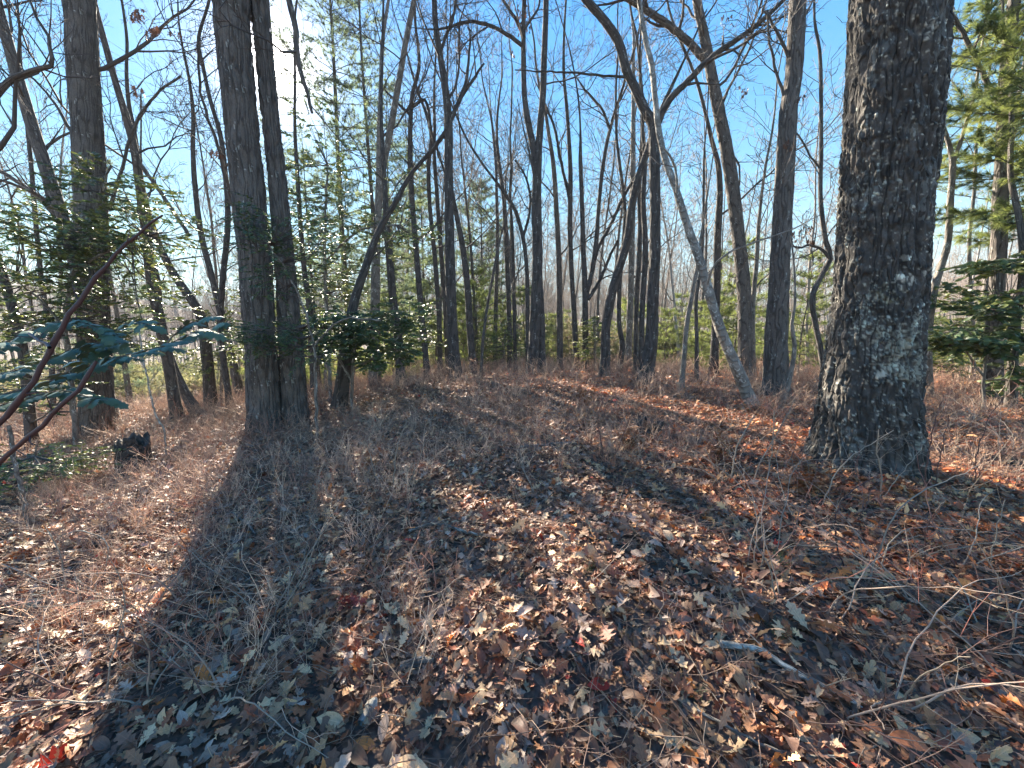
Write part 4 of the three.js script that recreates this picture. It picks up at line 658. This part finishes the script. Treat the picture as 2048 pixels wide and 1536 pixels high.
{
  const mass = new THREE.Group(); mass.name = 'far_understory'; tag(mass, 'pale olive-green understory glowing low behind the far trunks', 'undergrowth', null, 'stuff'); scene.add(mass);
  const r4 = RNG(808), tone = [[0.2, 0.2, 0.085], [0.27, 0.25, 0.12], [0.16, 0.17, 0.08], [0.26, 0.21, 0.13]], list = [], sprig = tuftGeo(16, 0.34, 0.018, 1.3, 12);
  for (let k = 0; k < 620; k++) {
    const d = lerp(22, 75, Math.pow(r4(), 1.2)), x = Math.tan(r4.r(-57, 57) * Math.PI / 180) * d, h = r4.r(0.8, 3.2), w = r4.r(0.6, 1.5), y0 = ground(x, -d), t = r4.pick(tone);
    for (let i = 0; i < 70; i++) { const v = r4.dir().multiplyScalar(Math.cbrt(r4())), b = r4.r(0.7, 1.3); list.push([basis(V(x + v.x * w, y0 + h * 0.55 + v.y * h * 0.55, -d + v.z * w), V(v.x + r4.r(-0.5, 0.5), r4.r(-0.1, 0.7), v.z + r4.r(-0.5, 0.5)), r4.dir(), r4.r(0.7, 1.3)), t.map((q) => q * b)]); }
  }
  instances('leaves', sprig, M.needle, list, mass, V(0, 0, 0));
}
young.forEach(([px, py, d, H, label], k) => pine({ name: 'pine_sapling', label, px, py, d, H, r: 0.035, from: 0.06, spread: H * 0.32, whorls: 9, seed: 330 + k, tones: pineLit, dens: 9, sub: 2, scale: 0.9 }));

// ---------------------------------------------------------------- low bare brush
{
  const protos = [], rng = RNG(611);
  for (let k = 0; k < 8; k++) {
    const bag = new Bag(), o = { lv: 2, wig: 0.3, trop: 0.03, dens: k < 4 ? [6, 7] : [5, 5], rmin: k < 2 ? 0.0029 : k < 4 ? 0.0022 : 0.0042, ang: [0.4, 1.0], ratio: 0.55 };
    for (let i = 0; i < 4; i++) grow(bag, V(rng.r(-0.06, 0.06), -0.02, rng.r(-0.06, 0.06)), V(rng.r(-0.7, 0.7), 1, rng.r(-0.7, 0.7)).normalize(), rng.r(0.35, 0.7), k < 2 ? 0.0052 : k < 4 ? 0.0038 : 0.0058, 0, rng, o);
    protos.push(bag.geo());
  }
  const brush = new THREE.Group(); brush.name = 'bare_brush'; tag(brush, 'thicket of low bare twigs covering the forest floor', 'brush', null, 'stuff'); scene.add(brush);
  const lists = protos.map(() => []);
  const bands = [[1.4, 3, 36, 0.5], [3, 5, 32, 0.56], [5, 8, 15, 0.62], [8, 12, 12, 0.74], [12, 20, 7.5, 0.95], [20, 34, 2, 1.5]];
  for (const [a, b, dens, s] of bands) {
    const n = Math.round((b * b - a * a) * half * dens);
    for (let k = 0; k < n; k++) {
      const d = Math.sqrt(rng.r(a * a, b * b)), x = d * rng.r(-half, half) * 1.02; if (vnoise(x * 0.6, d * 0.6, 8) < -0.35 && d < 9) continue;
      const q = new THREE.Quaternion().setFromEuler(new THREE.Euler(rng.r(-0.35, 0.35), rng.r(0, 6.28), rng.r(-0.35, 0.35)));
      const sc = s * rng.r(0.6, 1.25), c = rng() < 0.28 ? [1.75, 1.65, 1.5] : rng() < 0.2 ? [1.05, 0.72, 0.64] : rng() < 0.4 ? [0.5, 0.46, 0.45] : [0.95, 0.9, 0.86], w = rng.r(0.7, 1.2) * (d < 5 ? 1.35 : 1.1);
      lists[Math.floor(rng() * 4) + (d > 6 ? 4 : 0)].push([new THREE.Matrix4().compose(V(x, ground(x, -d), -d), q, V(sc, sc, sc)), c.map((v) => v * w)]);
    }
  }
  lists.forEach((l, k) => instances('twigs', protos[k], M.twigBrush, l, brush, V(0, 0, 0)));
}

// ---------------------------------------------------------------- sticks, stems, shrubs and the small things
function stickPts(path, lift) { const P = [], R = []; for (const [x, y, w, up = 0] of path) { const h = hit(x, y), d = -h.z; P.push(h.add(V(0, lift + up, 0))); R.push(px2r(x, y, w, d)); } return [P, R]; }
function stick(name, label, cat, path, mat, seed, kids = 3, lift = 0.025) {
  const rng = RNG(seed), [P, R] = stickPts(path, lift), base = P[0].clone(), root = thing(name, label, cat, base), [rp, rr] = resample(P, R, 0.03);
  rp.forEach((p, k) => { p.y = Math.max(p.y, ground(p.x, p.z) + rr[k] * 0.6); p.addScaledVector(rng.dir(), 0.003); });
  const last = rr.length - 1; rr[last] *= 0.5;
  const b = new Bag(); b.tube(rp, rr.map((r) => r * rng.r(0.92, 1.1)), 9, 0.3, 0.6); part('stick', b.geo(base), mat, root);
  if (kids) { const t = new Bag(); for (let k = 0; k < kids; k++) { const i = Math.floor(rng.r(0.2, 0.95) * last); grow(t, rp[i], V(rng.r(-1, 1), rng.r(0.1, 0.5), rng.r(-1, 1)).normalize(), rng.r(0.1, 0.3), Math.max(0.0015, rr[i] * 0.35), 1, rng, { ...crown0, lv: 2, rmin: 0.001, dens: [3, 6, 6], trop: 0 }); } tag(part('twigs', t.geo(base), M.twigPale, root), null, null, null, 'stuff'); }
}
stick('fallen_branch', 'bare grey fallen branch slanting through leaves at lower right', 'branch', [[1438, 1297, 15], [1527, 1315, 15], [1590, 1355, 14], [1652, 1387, 13], [1724, 1427, 10]], M.pale, 401, 3);
stick('fallen_stick', 'long thin dark stick curving along the bottom right', 'stick', [[1393, 1431, 8], [1464, 1471, 8], [1545, 1512, 8], [1616, 1525, 8], [1701, 1521, 7], [1768, 1494, 6], [1813, 1478, 5]], M.grey, 402, 3);
stick('fallen_stick', 'short straight pale stick at the bottom right', 'stick', [[1813, 1468, 7], [1890, 1471, 8], [1970, 1474, 7]], M.pale, 403, 0);
stick('fallen_stick', 'pale grey stick lying in leaves in the middle distance', 'stick', [[1040, 899, 5], [1085, 895, 6], [1120, 892, 6], [1152, 890, 4]], M.grey, 404, 2, 0.03);
stick('fallen_stick', 'lichen-flecked stick at the top of the sunlit patch', 'stick', [[817, 1069, 6], [860, 1056, 7], [890, 1058, 7], [935, 1072, 6], [973, 1078, 5]], M.grey, 405, 4);
stick('fallen_stick', 'stubby dark stick below the sunlit patch', 'stick', [[800, 1345, 18], [835, 1336, 22], [870, 1330, 20]], M.rough, 406, 0);
stick('fallen_stick', 'dark fallen stick sloping down on the left bank', 'stick', [[152, 1172, 8], [190, 1200, 8], [225, 1222, 6]], M.rough, 407, 3, 0.05);
stick('fallen_stick', 'slim stick on the slope right of the black stump', 'stick', [[370, 888, 5], [410, 872, 6], [455, 852, 5]], M.rough, 408, 1);
stick('fallen_stick', 'thin pale stick on the shaded slope below the twin trunks', 'stick', [[400, 1005, 5], [460, 1030, 5], [490, 1050, 5], [512, 1075, 4]], M.grey, 409, 3);
stick('fallen_stick', 'weathered wood lump in the leaves at the bottom left', 'stick', [[722, 1460, 20], [738, 1430, 26], [752, 1410, 22]], M.pale, 410, 0);

// upright stems and shrubs, each traced from its foot up
function shrub(name, label, cat, d, stems, mat, seed, { free = false, kids = 6, tip = M.twigPale, dd = 0, klen = [0.1, 0.3], lv = 2 } = {}) {
  const rng = RNG(seed), root0 = worldPath(stems[0], d)[0][0], base = free ? root0.clone() : V(root0.x, ground(root0.x, root0.z) - 0.03, root0.z), root = thing(name, label, cat, base), t = new Bag();
  stems.forEach((s, n) => {
    const [P, R] = worldPath(s, d, dd); if (!free && (n === 0 || P[0].y < base.y + 0.15)) P[0].y = Math.min(P[0].y, ground(P[0].x, P[0].z) - 0.03);
    const [rp, rr] = resample(P, R.map((r) => r * (free ? 1 : 0.72)), free ? 0.04 : 0.055); rp.forEach((p, k) => { if (k) p.addScaledVector(rng.dir(), free ? 0.003 : 0.007); });
    const b = new Bag(); b.tube(rp, free ? rr.map((r, k) => r * (1 + 0.16 * (k % 5 === 0) + 0.1 * (rng() - 0.5))) : rr, free ? 9 : 6, 0.2, 0.4); part('stem', b.geo(base), mat, root);
    for (let k = 0; k < kids; k++) { const i = Math.max(1, Math.floor(lerp(0.3, 0.99, (k + rng()) / kids) * (rp.length - 1))), ax = rp[i].clone().sub(rp[i - 1]).normalize(), sd = rng.dir(); sd.addScaledVector(ax, -sd.dot(ax)).normalize(); grow(t, rp[i], ax.multiplyScalar(0.8).add(sd).normalize(), rng.r(...klen), Math.max(0.0011, rr[i] * 0.5), 1, rng, { ...crown0, lv, wig: 0.28, trop: 0.03, rmin: 0.0009, dens: [5, 7, 8] }); }
  });
  if (!t.empty) tag(part('twigs', t.geo(base), tip, root), null, null, null, 'stuff');
  return root;
}
const S = [
  ['bare_shrub', 'arching shrub with one long red-tipped shoot in front of the oak', 'shrub', 2.15, [[[1700, 1345, 8], [1697, 1266, 8], [1710, 1221, 7], [1755, 1118, 6], [1768, 1073, 5], [1813, 1002, 5], [1890, 965, 4], [1965, 930, 3]]], M.twigPale, 501, { kids: 7, tip: M.twigRedTip }],
  ['bare_shrub', 'dark upright stem with twigs below the oak', 'shrub', 2.3, [[[1765, 1345, 8], [1746, 1270, 8], [1720, 1210, 7], [1697, 1163, 6], [1676, 1090, 6], [1674, 1024, 5], [1700, 985, 4], [1740, 960, 3]]], M.wine, 502, { kids: 6 }],
  ['bare_shrub', 'pale many-stemmed shrub at the right edge', 'shrub', 2.2, [[[1980, 1300, 8], [1976, 1221, 7], [1974, 1163, 6], [1990, 1080, 5], [2001, 1038, 4], [2015, 1000, 3]], [[1990, 1310, 7], [1985, 1260, 6], [2010, 1190, 5], [2050, 1120, 4]], [[2015, 1280, 6], [2035, 1210, 5], [2048, 1150, 4]]], M.twigPale, 503, { kids: 7 }],
  ['bare_shrub', 'low shoot with a red tip reaching right across orange leaves', 'shrub', 2.0, [[[1672, 1262, 5], [1675, 1248, 6], [1700, 1232, 6], [1724, 1221, 5], [1770, 1210, 5], [1813, 1208, 4], [1880, 1206, 4], [1930, 1203, 3]]], M.twigPale, 504, { kids: 4, tip: M.twigRedTip }],
  ['bare_shrub', 'slanting pale stem at the lower right corner', 'shrub', 1.75, [[[1755, 1470, 7], [1762, 1445, 7], [1790, 1390, 6], [1813, 1346, 6], [1849, 1315, 5], [1880, 1261, 5], [1921, 1226, 4], [1992, 1185, 3]], [[1800, 1365, 4], [1850, 1350, 4], [1900, 1345, 3], [1935, 1340, 2]]], M.twigPale, 505, { kids: 7, tip: M.twigRed }],
  ['bare_shrub', 'shoot arching to the right edge below the oak', 'shrub', 2.3, [[[1750, 1240, 5], [1762, 1130, 5], [1791, 1074, 5], [1836, 1056, 4], [1903, 1058, 4], [1970, 1064, 3], [2024, 1065, 2]]], M.twigPale, 506, { kids: 5, tip: M.twigRedTip }],
  ['bare_shrub', 'tangle of thin pale twigs left of the oak base', 'shrub', 3.6, [[[1470, 1010, 5], [1465, 950, 5], [1480, 880, 4], [1510, 830, 3]], [[1500, 1000, 4], [1520, 930, 4], [1560, 860, 3], [1590, 800, 2]], [[1480, 1005, 4], [1440, 950, 3], [1410, 900, 3]], [[1530, 990, 4], [1545, 900, 3], [1548, 820, 3]]], M.twigPale, 507, { kids: 10 }],
  ['bare_shrub', 'grey branching twig across the foot of the oak', 'shrub', 3.1, [[[1640, 1040, 5], [1655, 985, 5], [1690, 925, 4], [1740, 890, 3], [1790, 860, 3]], [[1762, 1010, 5], [1765, 950, 5], [1755, 900, 4], [1760, 860, 3]], [[1760, 1000, 4], [1810, 940, 3], [1840, 900, 3]]], M.twigPale, 508, { kids: 9 }],
  ['bare_shrub', 'thin reddish stems just right of the oak base', 'shrub', 3.4, [[[1850, 1010, 5], [1855, 930, 4], [1870, 850, 4], [1890, 790, 3]], [[1868, 1005, 4], [1880, 920, 4], [1900, 830, 3]], [[1950, 970, 4], [1960, 890, 4], [1990, 820, 3], [2040, 770, 2]]], M.twigRed, 509, { kids: 9 }],
  ['bare_shrub', 'crooked pale sapling with drooping twigs at the lower left', 'shrub', 2.0, [[[139, 1372, 8], [141, 1275, 8], [134, 1190, 7], [125, 1131, 6], [107, 1087, 5], [90, 1050, 4]], [[130, 1170, 4], [100, 1170, 4], [50, 1150, 4], [0, 1130, 3]], [[132, 1180, 4], [70, 1190, 4], [0, 1220, 3]]], M.pale, 510, { kids: 8 }],
  ['arched_twig', 'pale arching twig above the crooked sapling on the left', 'twig', 2.4, [[[208, 1175, 5], [212, 1130, 5], [214, 1096, 5], [192, 1069, 5], [152, 1064, 4], [120, 1070, 3]]], M.pale, 511, { kids: 3 }],
  ['bare_shrub', 'thin whitish stem zigzagging in the left foreground', 'shrub', 2.2, [[[255, 1215, 4], [262, 1195, 4], [277, 1163, 4], [284, 1140, 4], [290, 1118, 3]]], M.pale, 512, { kids: 4 }],
  ['lichen_branch', 'arched branch mottled white with lichen in the left foreground', 'branch', 1.9, [[[600, 1368, 9], [568, 1337, 10], [563, 1310, 10], [536, 1275, 11], [500, 1243, 11], [447, 1239, 8], [380, 1262, 5]], [[552, 1300, 4], [500, 1340, 4], [440, 1370, 3]]], M.pale, 513, { kids: 5 }],
  ['bare_shrub', 'slim upright dark stem in the bottom centre', 'shrub', 2.0, [[[998, 1352, 6], [996, 1333, 5], [987, 1252, 5], [969, 1190, 4], [945, 1150, 3]], [[975, 1205, 4], [1000, 1175, 3], [1030, 1130, 2]]], M.wine, 514, { kids: 4 }],
  ['bare_shrub', 'wiry pale shrub at the right of the sunlit patch', 'shrub', 2.4, [[[1195, 1300, 4], [1205, 1260, 4], [1230, 1220, 4], [1270, 1190, 3], [1330, 1160, 3]], [[1200, 1290, 4], [1230, 1260, 3], [1290, 1245, 3], [1370, 1246, 2]], [[1210, 1250, 3], [1250, 1160, 3], [1290, 1100, 2]]], M.twigPale, 515, { kids: 7, tip: M.twigRedTip }],
  ['bare_shrub', 'spindly grey shrub on the slope under the twin trunks', 'shrub', 3.2, [[[620, 1120, 4], [622, 1050, 4], [630, 980, 3], [650, 920, 2]], [[610, 1115, 4], [580, 1050, 3], [550, 1000, 2]], [[630, 1110, 3], [680, 1040, 3], [720, 990, 2]]], M.twigBrush, 516, { kids: 9, tip: M.twigBrush }],
  ['bare_shrub', 'spindly pale shrub in front of the centre clearing', 'shrub', 3.6, [[[790, 1010, 4], [788, 950, 4], [795, 890, 3], [815, 840, 2]], [[795, 1005, 3], [830, 940, 3], [850, 880, 2]], [[785, 1005, 3], [750, 950, 3], [735, 890, 2]]], M.twigPale, 517, { kids: 8 }],
  ['bare_shrub', 'thin purplish shrub left of the rotted hollow', 'shrub', 4.2, [[[1200, 960, 4], [1205, 900, 4], [1195, 840, 3], [1210, 790, 2]], [[1205, 955, 3], [1240, 890, 3], [1260, 830, 2]]], M.twigRed, 518, { kids: 8, tip: M.twigBrush }],
  ['bare_shrub', 'dense brown twiggy shrub at the bottom left', 'shrub', 1.9, [[[310, 1470, 6], [320, 1390, 5], [310, 1300, 4], [330, 1220, 3]], [[300, 1465, 5], [260, 1380, 4], [200, 1310, 4], [120, 1280, 3]], [[320, 1460, 5], [390, 1380, 4], [450, 1300, 3]], [[300, 1468, 4], [220, 1420, 4], [100, 1410, 3]]], M.twigBrush, 519, { kids: 9, tip: M.twigBrush }],
  ['bare_shrub', 'dark twiggy shrub in the left foreground shade', 'shrub', 2.6, [[[390, 1240, 5], [395, 1150, 4], [380, 1060, 3], [400, 990, 2]], [[395, 1235, 4], [450, 1140, 3], [500, 1080, 2]], [[385, 1235, 4], [330, 1150, 3], [290, 1060, 2]]], M.twigBrush, 520, { kids: 10, tip: M.twigBrush }],
  ['lichen_sapling', 'thin crooked lichen-white sapling above the black stump', 'sapling', 5.6, [[[332, 920, 6], [330, 888, 6], [327, 857, 6], [314, 837, 6], [303, 800, 6], [294, 756, 6], [283, 707, 5], [278, 650, 4]]], M.pale, 521, { kids: 5, klen: [0.3, 0.6] }],
  ['broken_sapling', 'snapped grey sapling stem at the left edge', 'sapling', 3.4, [[[52, 1030, 20], [45, 990, 19], [31, 939, 18], [22, 890, 17], [16, 850, 15]]], M.grey, 522, { kids: 0 }],
  ['slanting_twig', 'long dark reddish twig slanting across the left edge, upper of two', 'twig', 0.95, [[[-70, 925, 17], [0, 843, 17], [60, 770, 16], [95, 705, 15], [130, 640, 13], [165, 590, 12], [210, 535, 10], [260, 480, 8], [322, 430, 5]], [[98, 695, 9], [75, 678, 8], [55, 666, 7]]], M.wine, 523, { kids: 3, klen: [0.03, 0.09], lv: 1, tip: M.wine, dd: 0.12, free: true }],
  ['slanting_twig', 'shorter dark reddish twig slanting at the left edge, lower of two', 'twig', 0.9, [[[-60, 975, 16], [0, 922, 15], [60, 870, 14], [110, 825, 13], [150, 785, 12], [172, 750, 11], [190, 724, 8]]], M.wine, 524, { kids: 2, klen: [0.03, 0.07], lv: 1, tip: M.wine, dd: 0.05, free: true }],
];
for (const s of S) shrub(...s);
const tangles = [['wiry pale shrub in the tangle between the oak and the right corner', 'wiry shrubs in the tangle at the lower right', 15, [1480, 2060], [1010, 1420], 0.75], ['wiry bare shrub in the tangle before the oak and the leaning trunk', 'wiry shrubs before the oak and the leaning trunk', 13, [1330, 1640], [850, 990], 0.7], ['thin bare shrub on the left foreground slope', 'thin bare shrubs on the left foreground slope', 14, [20, 640], [1000, 1420], 0.6], ['thin bare shrub standing right of the oak near the bright leaves', 'thin bare shrubs right of the oak', 8, [1850, 2060], [850, 960], 0.8], ['thin bare shrub rising from the middle of the clearing', 'thin bare shrubs in the clearing', 12, [640, 1330], [830, 1010], 0.5]];
tangles.forEach(([label, group, n, [x0, x1], [y0, y1], h], q) => {
  const rng = RNG(1200 + q), tips = [M.twigPale, M.twigPale, M.twigRedTip, M.twigRed];
  for (let k = 0; k < n; k++) {
    const g = hit(lerp(x0, x1, (k + rng()) / n), rng.r(y0, y1)), root = thing('wiry_shrub', label, 'shrub', g, group), fine = new Bag(), o = { ...crown0, lv: 2, wig: 0.26, trop: 0.01, rmin: 0.0011, dens: [5, 6, 7], ang: [0.45, 1.1], ratio: 0.5 }, S2 = 2 + Math.floor(rng() * 3); root.userData.label = `${['two', 'three', 'four'][S2 - 2]}-stemmed ${['', '', 'red-tipped ', 'reddish '][k % 4]}${label}`;
    for (let i = 0; i < S2; i++) {
      const P = [V(rng.r(-0.03, 0.03), -0.03, rng.r(-0.03, 0.03))], R = [0.0042], dir = V(rng.r(-0.9, 0.9), 1, rng.r(-0.7, 0.7)).normalize(), L = h * rng.r(0.7, 1.35), m = 12;
      for (let j = 1; j <= m; j++) { dir.addScaledVector(rng.dir(), 0.22).add(V(dir.x * 0.05, -0.05, dir.z * 0.05)).normalize(); P.push(P[j - 1].clone().addScaledVector(dir, L / m)); R.push(0.0042 * (1 - 0.7 * j / m)); }
      const b = new Bag(); b.tube(P, R, 5); part('stem', b.geo(), rng.pick([M.twigPale, M.twigBrush, M.twigRed]), root);
      for (let j = 3; j <= m; j += 2) { const s = rng.dir(), ax = P[j].clone().sub(P[j - 1]).normalize(); s.addScaledVector(ax, -s.dot(ax)).normalize(); grow(fine, P[j], ax.multiplyScalar(0.8).add(s).normalize(), L * rng.r(0.18, 0.4), R[j] * 0.6, 1, rng, o); }
    }
    tag(part('twigs', fine.geo(), tips[k % 4], root), null, null, null, 'stuff');
  }
});

// the near holly sprig, leaf by leaf
{
  const d = 1.5, rng = RNG(88), geos = [0, 1, 2].map((k) => leafGeo(hollyRows, { curl: [-0.5, -0.7, -0.3][k], bend: [-0.1, -0.16, -0.05][k], twist: [0.2, -0.3, 0.1][k], seed: 60 + k }));
  const base = at(-120, 860, d), root = thing('holly_branch', 'near holly branch with large blue-green spiny leaves at the left', 'branch', base);
  const twigs = [[[-120, 860], [-30, 800], [60, 775], [120, 755], [190, 728], [260, 708], [330, 690], [380, 668], [428, 652]], [[-120, 740], [-30, 700], [40, 672], [100, 646], [165, 645], [200, 660]], [[120, 755], [180, 700], [230, 660], [262, 643], [300, 650]], [[-120, 790], [-20, 755], [50, 735], [110, 712], [170, 690], [230, 690]], [[-60, 830], [20, 805], [80, 790], [130, 782], [180, 795], [215, 800]], [[330, 690], [345, 672], [372, 650], [398, 640]]];
  twigs.forEach((tw, n) => {
    const off = (n - 2) * 0.06, P = tw.map(([x, y]) => at(x, y, d + off)), [rp, rr] = resample(P, P.map((_, k) => 0.0035 - 0.0022 * k / P.length), 0.02), b = new Bag(); b.tube(rp, rr, 5); part('twig', b.geo(base), M.grey, root);
    for (let i = 4; i < rp.length; i += 1) {
      const ax = rp[i].clone().sub(rp[i - 1]).normalize(), side = ax.clone().cross(UP).normalize(), s = i % 2 ? 1 : -1, end = i >= rp.length - 2;
      const dir = ax.multiplyScalar(end ? 1 : 0.55).addScaledVector(side, end ? rng.r(-0.4, 0.4) : s * rng.r(0.5, 1)).add(V(0, rng.r(-0.42, 0.1), 0)), nn = V(rng.r(-0.45, 0.45), 0.75, rng.r(0.25, 1.1));
      const m = part('leaf', geos[Math.floor(rng() * 3)], rng() < 0.06 ? M.hollyNear[3] : M.hollyNear[Math.floor(rng() * 3)], root); basis(rp[i].clone().sub(base), dir, nn, rng.r(0.05, 0.095)).decompose(m.position, m.quaternion, m.scale);
    }
  });
}
// stump, hollow and oak seedlings that keep their dead leaves
{
  const stump = (name, label, px, py, d, r, h, seed, mat, lean) => {
    const g = hit(px, py), base = V(g.x, ground(g.x, g.z) - 0.05, g.z), root = thing(name, label, 'stump', base), sides = 40, rows = 26, p = [], u = [], idx = [];
    for (let k = 0; k <= rows; k++) for (let j = 0; j <= sides; j++) {
      const q = (j % sides) / sides * 6.2832, t = k / rows, top = h * (0.78 + 0.2 * vnoise(Math.cos(q) * 1.6 + seed, Math.sin(q) * 1.6, 0) + 0.14 * vnoise(Math.cos(q) * 6, Math.sin(q) * 6, seed)), outer = k < rows * 0.7, tt = outer ? t / 0.7 : 1 - (t - 0.7) / 0.3 * 0.7;
      let rr = r * (1 + 0.5 * Math.exp(-tt * 5) + 0.1 * Math.abs(vnoise(Math.cos(q) * 5, tt * 2, Math.sin(q) * 5)) + 0.06 * vnoise(Math.cos(q) * 14, tt * 7, Math.sin(q) * 14)); if (!outer) rr *= 0.72;
      p.push(Math.cos(q) * rr + lean * tt * h, top * tt, Math.sin(q) * rr); u.push(j / sides * 2, tt * h / 0.6);
    }
    for (let k = 0; k < rows; k++) for (let j = 0; j < sides; j++) { const a = k * (sides + 1) + j, b = a + sides + 1; idx.push(a, b, a + 1, a + 1, b, b + 1); }
    const geo = new THREE.BufferGeometry(); geo.setAttribute('position', new THREE.Float32BufferAttribute(p, 3)); geo.setAttribute('uv', new THREE.Float32BufferAttribute(u, 2)); geo.setIndex(idx); geo.computeVertexNormals(); part('rotten_wood', geo, mat, root); return root;
  };
  M.char = barkMaterial(131, 9, 3, [0.015, 0.013, 0.012], [0.085, 0.072, 0.062], [0.06, 0.055, 0.05], 0.2, 0.02);
  stump('tree_stump', 'black rotten stump on the slope at the left', 268, 940, 0, 0.17, 0.62, 3, M.char, 0.05);
  stump('hollow_stump', 'low black rotted hollow in the leaves right of centre', 1298, 868, 0, 0.19, 0.29, 6, M.char, 0);
  const leafM = [leafMat([0.42, 0.15, 0.04], 0.6, 0.4, { map: M.leafMap }), leafMat([0.34, 0.12, 0.035], 0.6, 0.4, { map: M.leafMap }), leafMat([0.48, 0.21, 0.07], 0.6, 0.4, { map: M.leafMap }), leafMat([0.27, 0.04, 0.025], 0.6, 0.35)];
  const seedling = (label, px, py, w, hgt, n, seed, red = false) => {
    const rng = RNG(seed), g = hit(px, py), base = V(g.x, ground(g.x, g.z) - 0.02, g.z), root = thing('oak_seedling', label, 'seedling', base), b = new Bag(), R = w / F * -g.z;
    for (let k = 0; k < 4; k++) { const e = V(rng.r(-R, R) * 0.8, hgt * rng.r(0.5, 1), rng.r(-R, R) * 0.6), mid = e.clone().multiplyScalar(0.5).add(V(rng.r(-0.03, 0.03), 0.03, 0)); b.tube([V(0, -0.02, 0), mid, e], [0.004, 0.003, 0.0015], 5);
      for (let i = 0; i < n / 4; i++) { const t = rng.r(0.35, 1), p = t < 0.5 ? mid.clone().multiplyScalar(t * 2) : mid.clone().lerp(e, t * 2 - 1), dir = V(rng.r(-1, 1), rng.r(-0.7, 0.3), rng.r(-1, 1)); const m = part('leaf', litterGeos[Math.floor(rng() * 9)], red ? leafM[rng() < 0.7 ? 3 : 1] : leafM[Math.floor(rng() * 3)], root); basis(p, dir, V(rng.r(-0.8, 0.8), 1, rng.r(-0.8, 0.8)), (red ? 0.62 : 1.05) * rng.r(0.09, 0.16)).decompose(m.position, m.quaternion, m.scale); } }
    part('stem', b.geo(), M.twigRed, root);
  };
  seedling('oak seedling with rust-brown leaves in the middle, before the candelabra tree', 1165, 820, 50, 0.6, 56, 701);
  seedling('wide clump of orange-brown oak leaves below the rotted hollow', 1265, 905, 80, 0.3, 84, 702);
  seedling('orange-brown leaf clump just left of the oak base', 1440, 925, 52, 0.36, 64, 703);
  seedling('brown-leaved seedling under the straight dark trunk, right of centre', 1400, 790, 24, 0.5, 20, 704);
  seedling('rusty seedling on the clearing left of the tall dark trunk', 800, 790, 22, 0.3, 16, 705);
  seedling('bright red oak leaves at the left of the sunlit patch', 712, 1225, 34, 0.14, 14, 706, true);
  seedling('small red leaves left of the lichen-mottled branch', 265, 1258, 16, 0.1, 8, 707, true);
  seedling('rust leaf clump at the left edge of the slope', 65, 1120, 36, 0.2, 14, 708);
  seedling('brown seedling in the shade under the clearing', 740, 940, 40, 0.28, 24, 709);
  seedling('orange leaves at the foot of the oak', 1600, 985, 40, 0.22, 32, 710);
  const grassM = leafMat([0.09, 0.15, 0.04], 0.6, 0.4);
  [[1180, 1145, 'tiny green grass tuft right of the sunlit patch', 0.07, 40], [1555, 1130, 'grass tuft in the leaves left of the oak shoots', 0.12, 60], [1562, 1275, 'small grass tuft above the fallen grey branch', 0.09, 45], [1395, 1400, 'pale green tuft at the bottom right', 0.05, 40]].forEach(([x, y, label, h, n], k) => {
    const rng = RNG(760 + k), g = hit(x, y), p = [], idx = [];
    for (let i = 0; i < n; i++) { const a = rng.r(0, 6.28), o = V(rng.r(-0.03, 0.03), 0, rng.r(-0.03, 0.03)), t = o.clone().add(V(Math.cos(a) * h * rng(), h * rng.r(0.6, 1.2), Math.sin(a) * h * rng())), s = V(-Math.sin(a), 0, Math.cos(a)).multiplyScalar(0.0012), q = p.length / 3; p.push(o.x - s.x, o.y, o.z - s.z, o.x + s.x, o.y, o.z + s.z, t.x, t.y, t.z); idx.push(q, q + 1, q + 2); }
    const geo = new THREE.BufferGeometry(); geo.setAttribute('position', new THREE.Float32BufferAttribute(p, 3)); geo.setIndex(idx); geo.computeVertexNormals();
    const m = new THREE.Mesh(geo, grassM); m.name = numbered('grass_tuft'); m.position.copy(g); tag(m, label, 'grass'); scene.add(m);
  });
}

renderer.render(scene, camera);
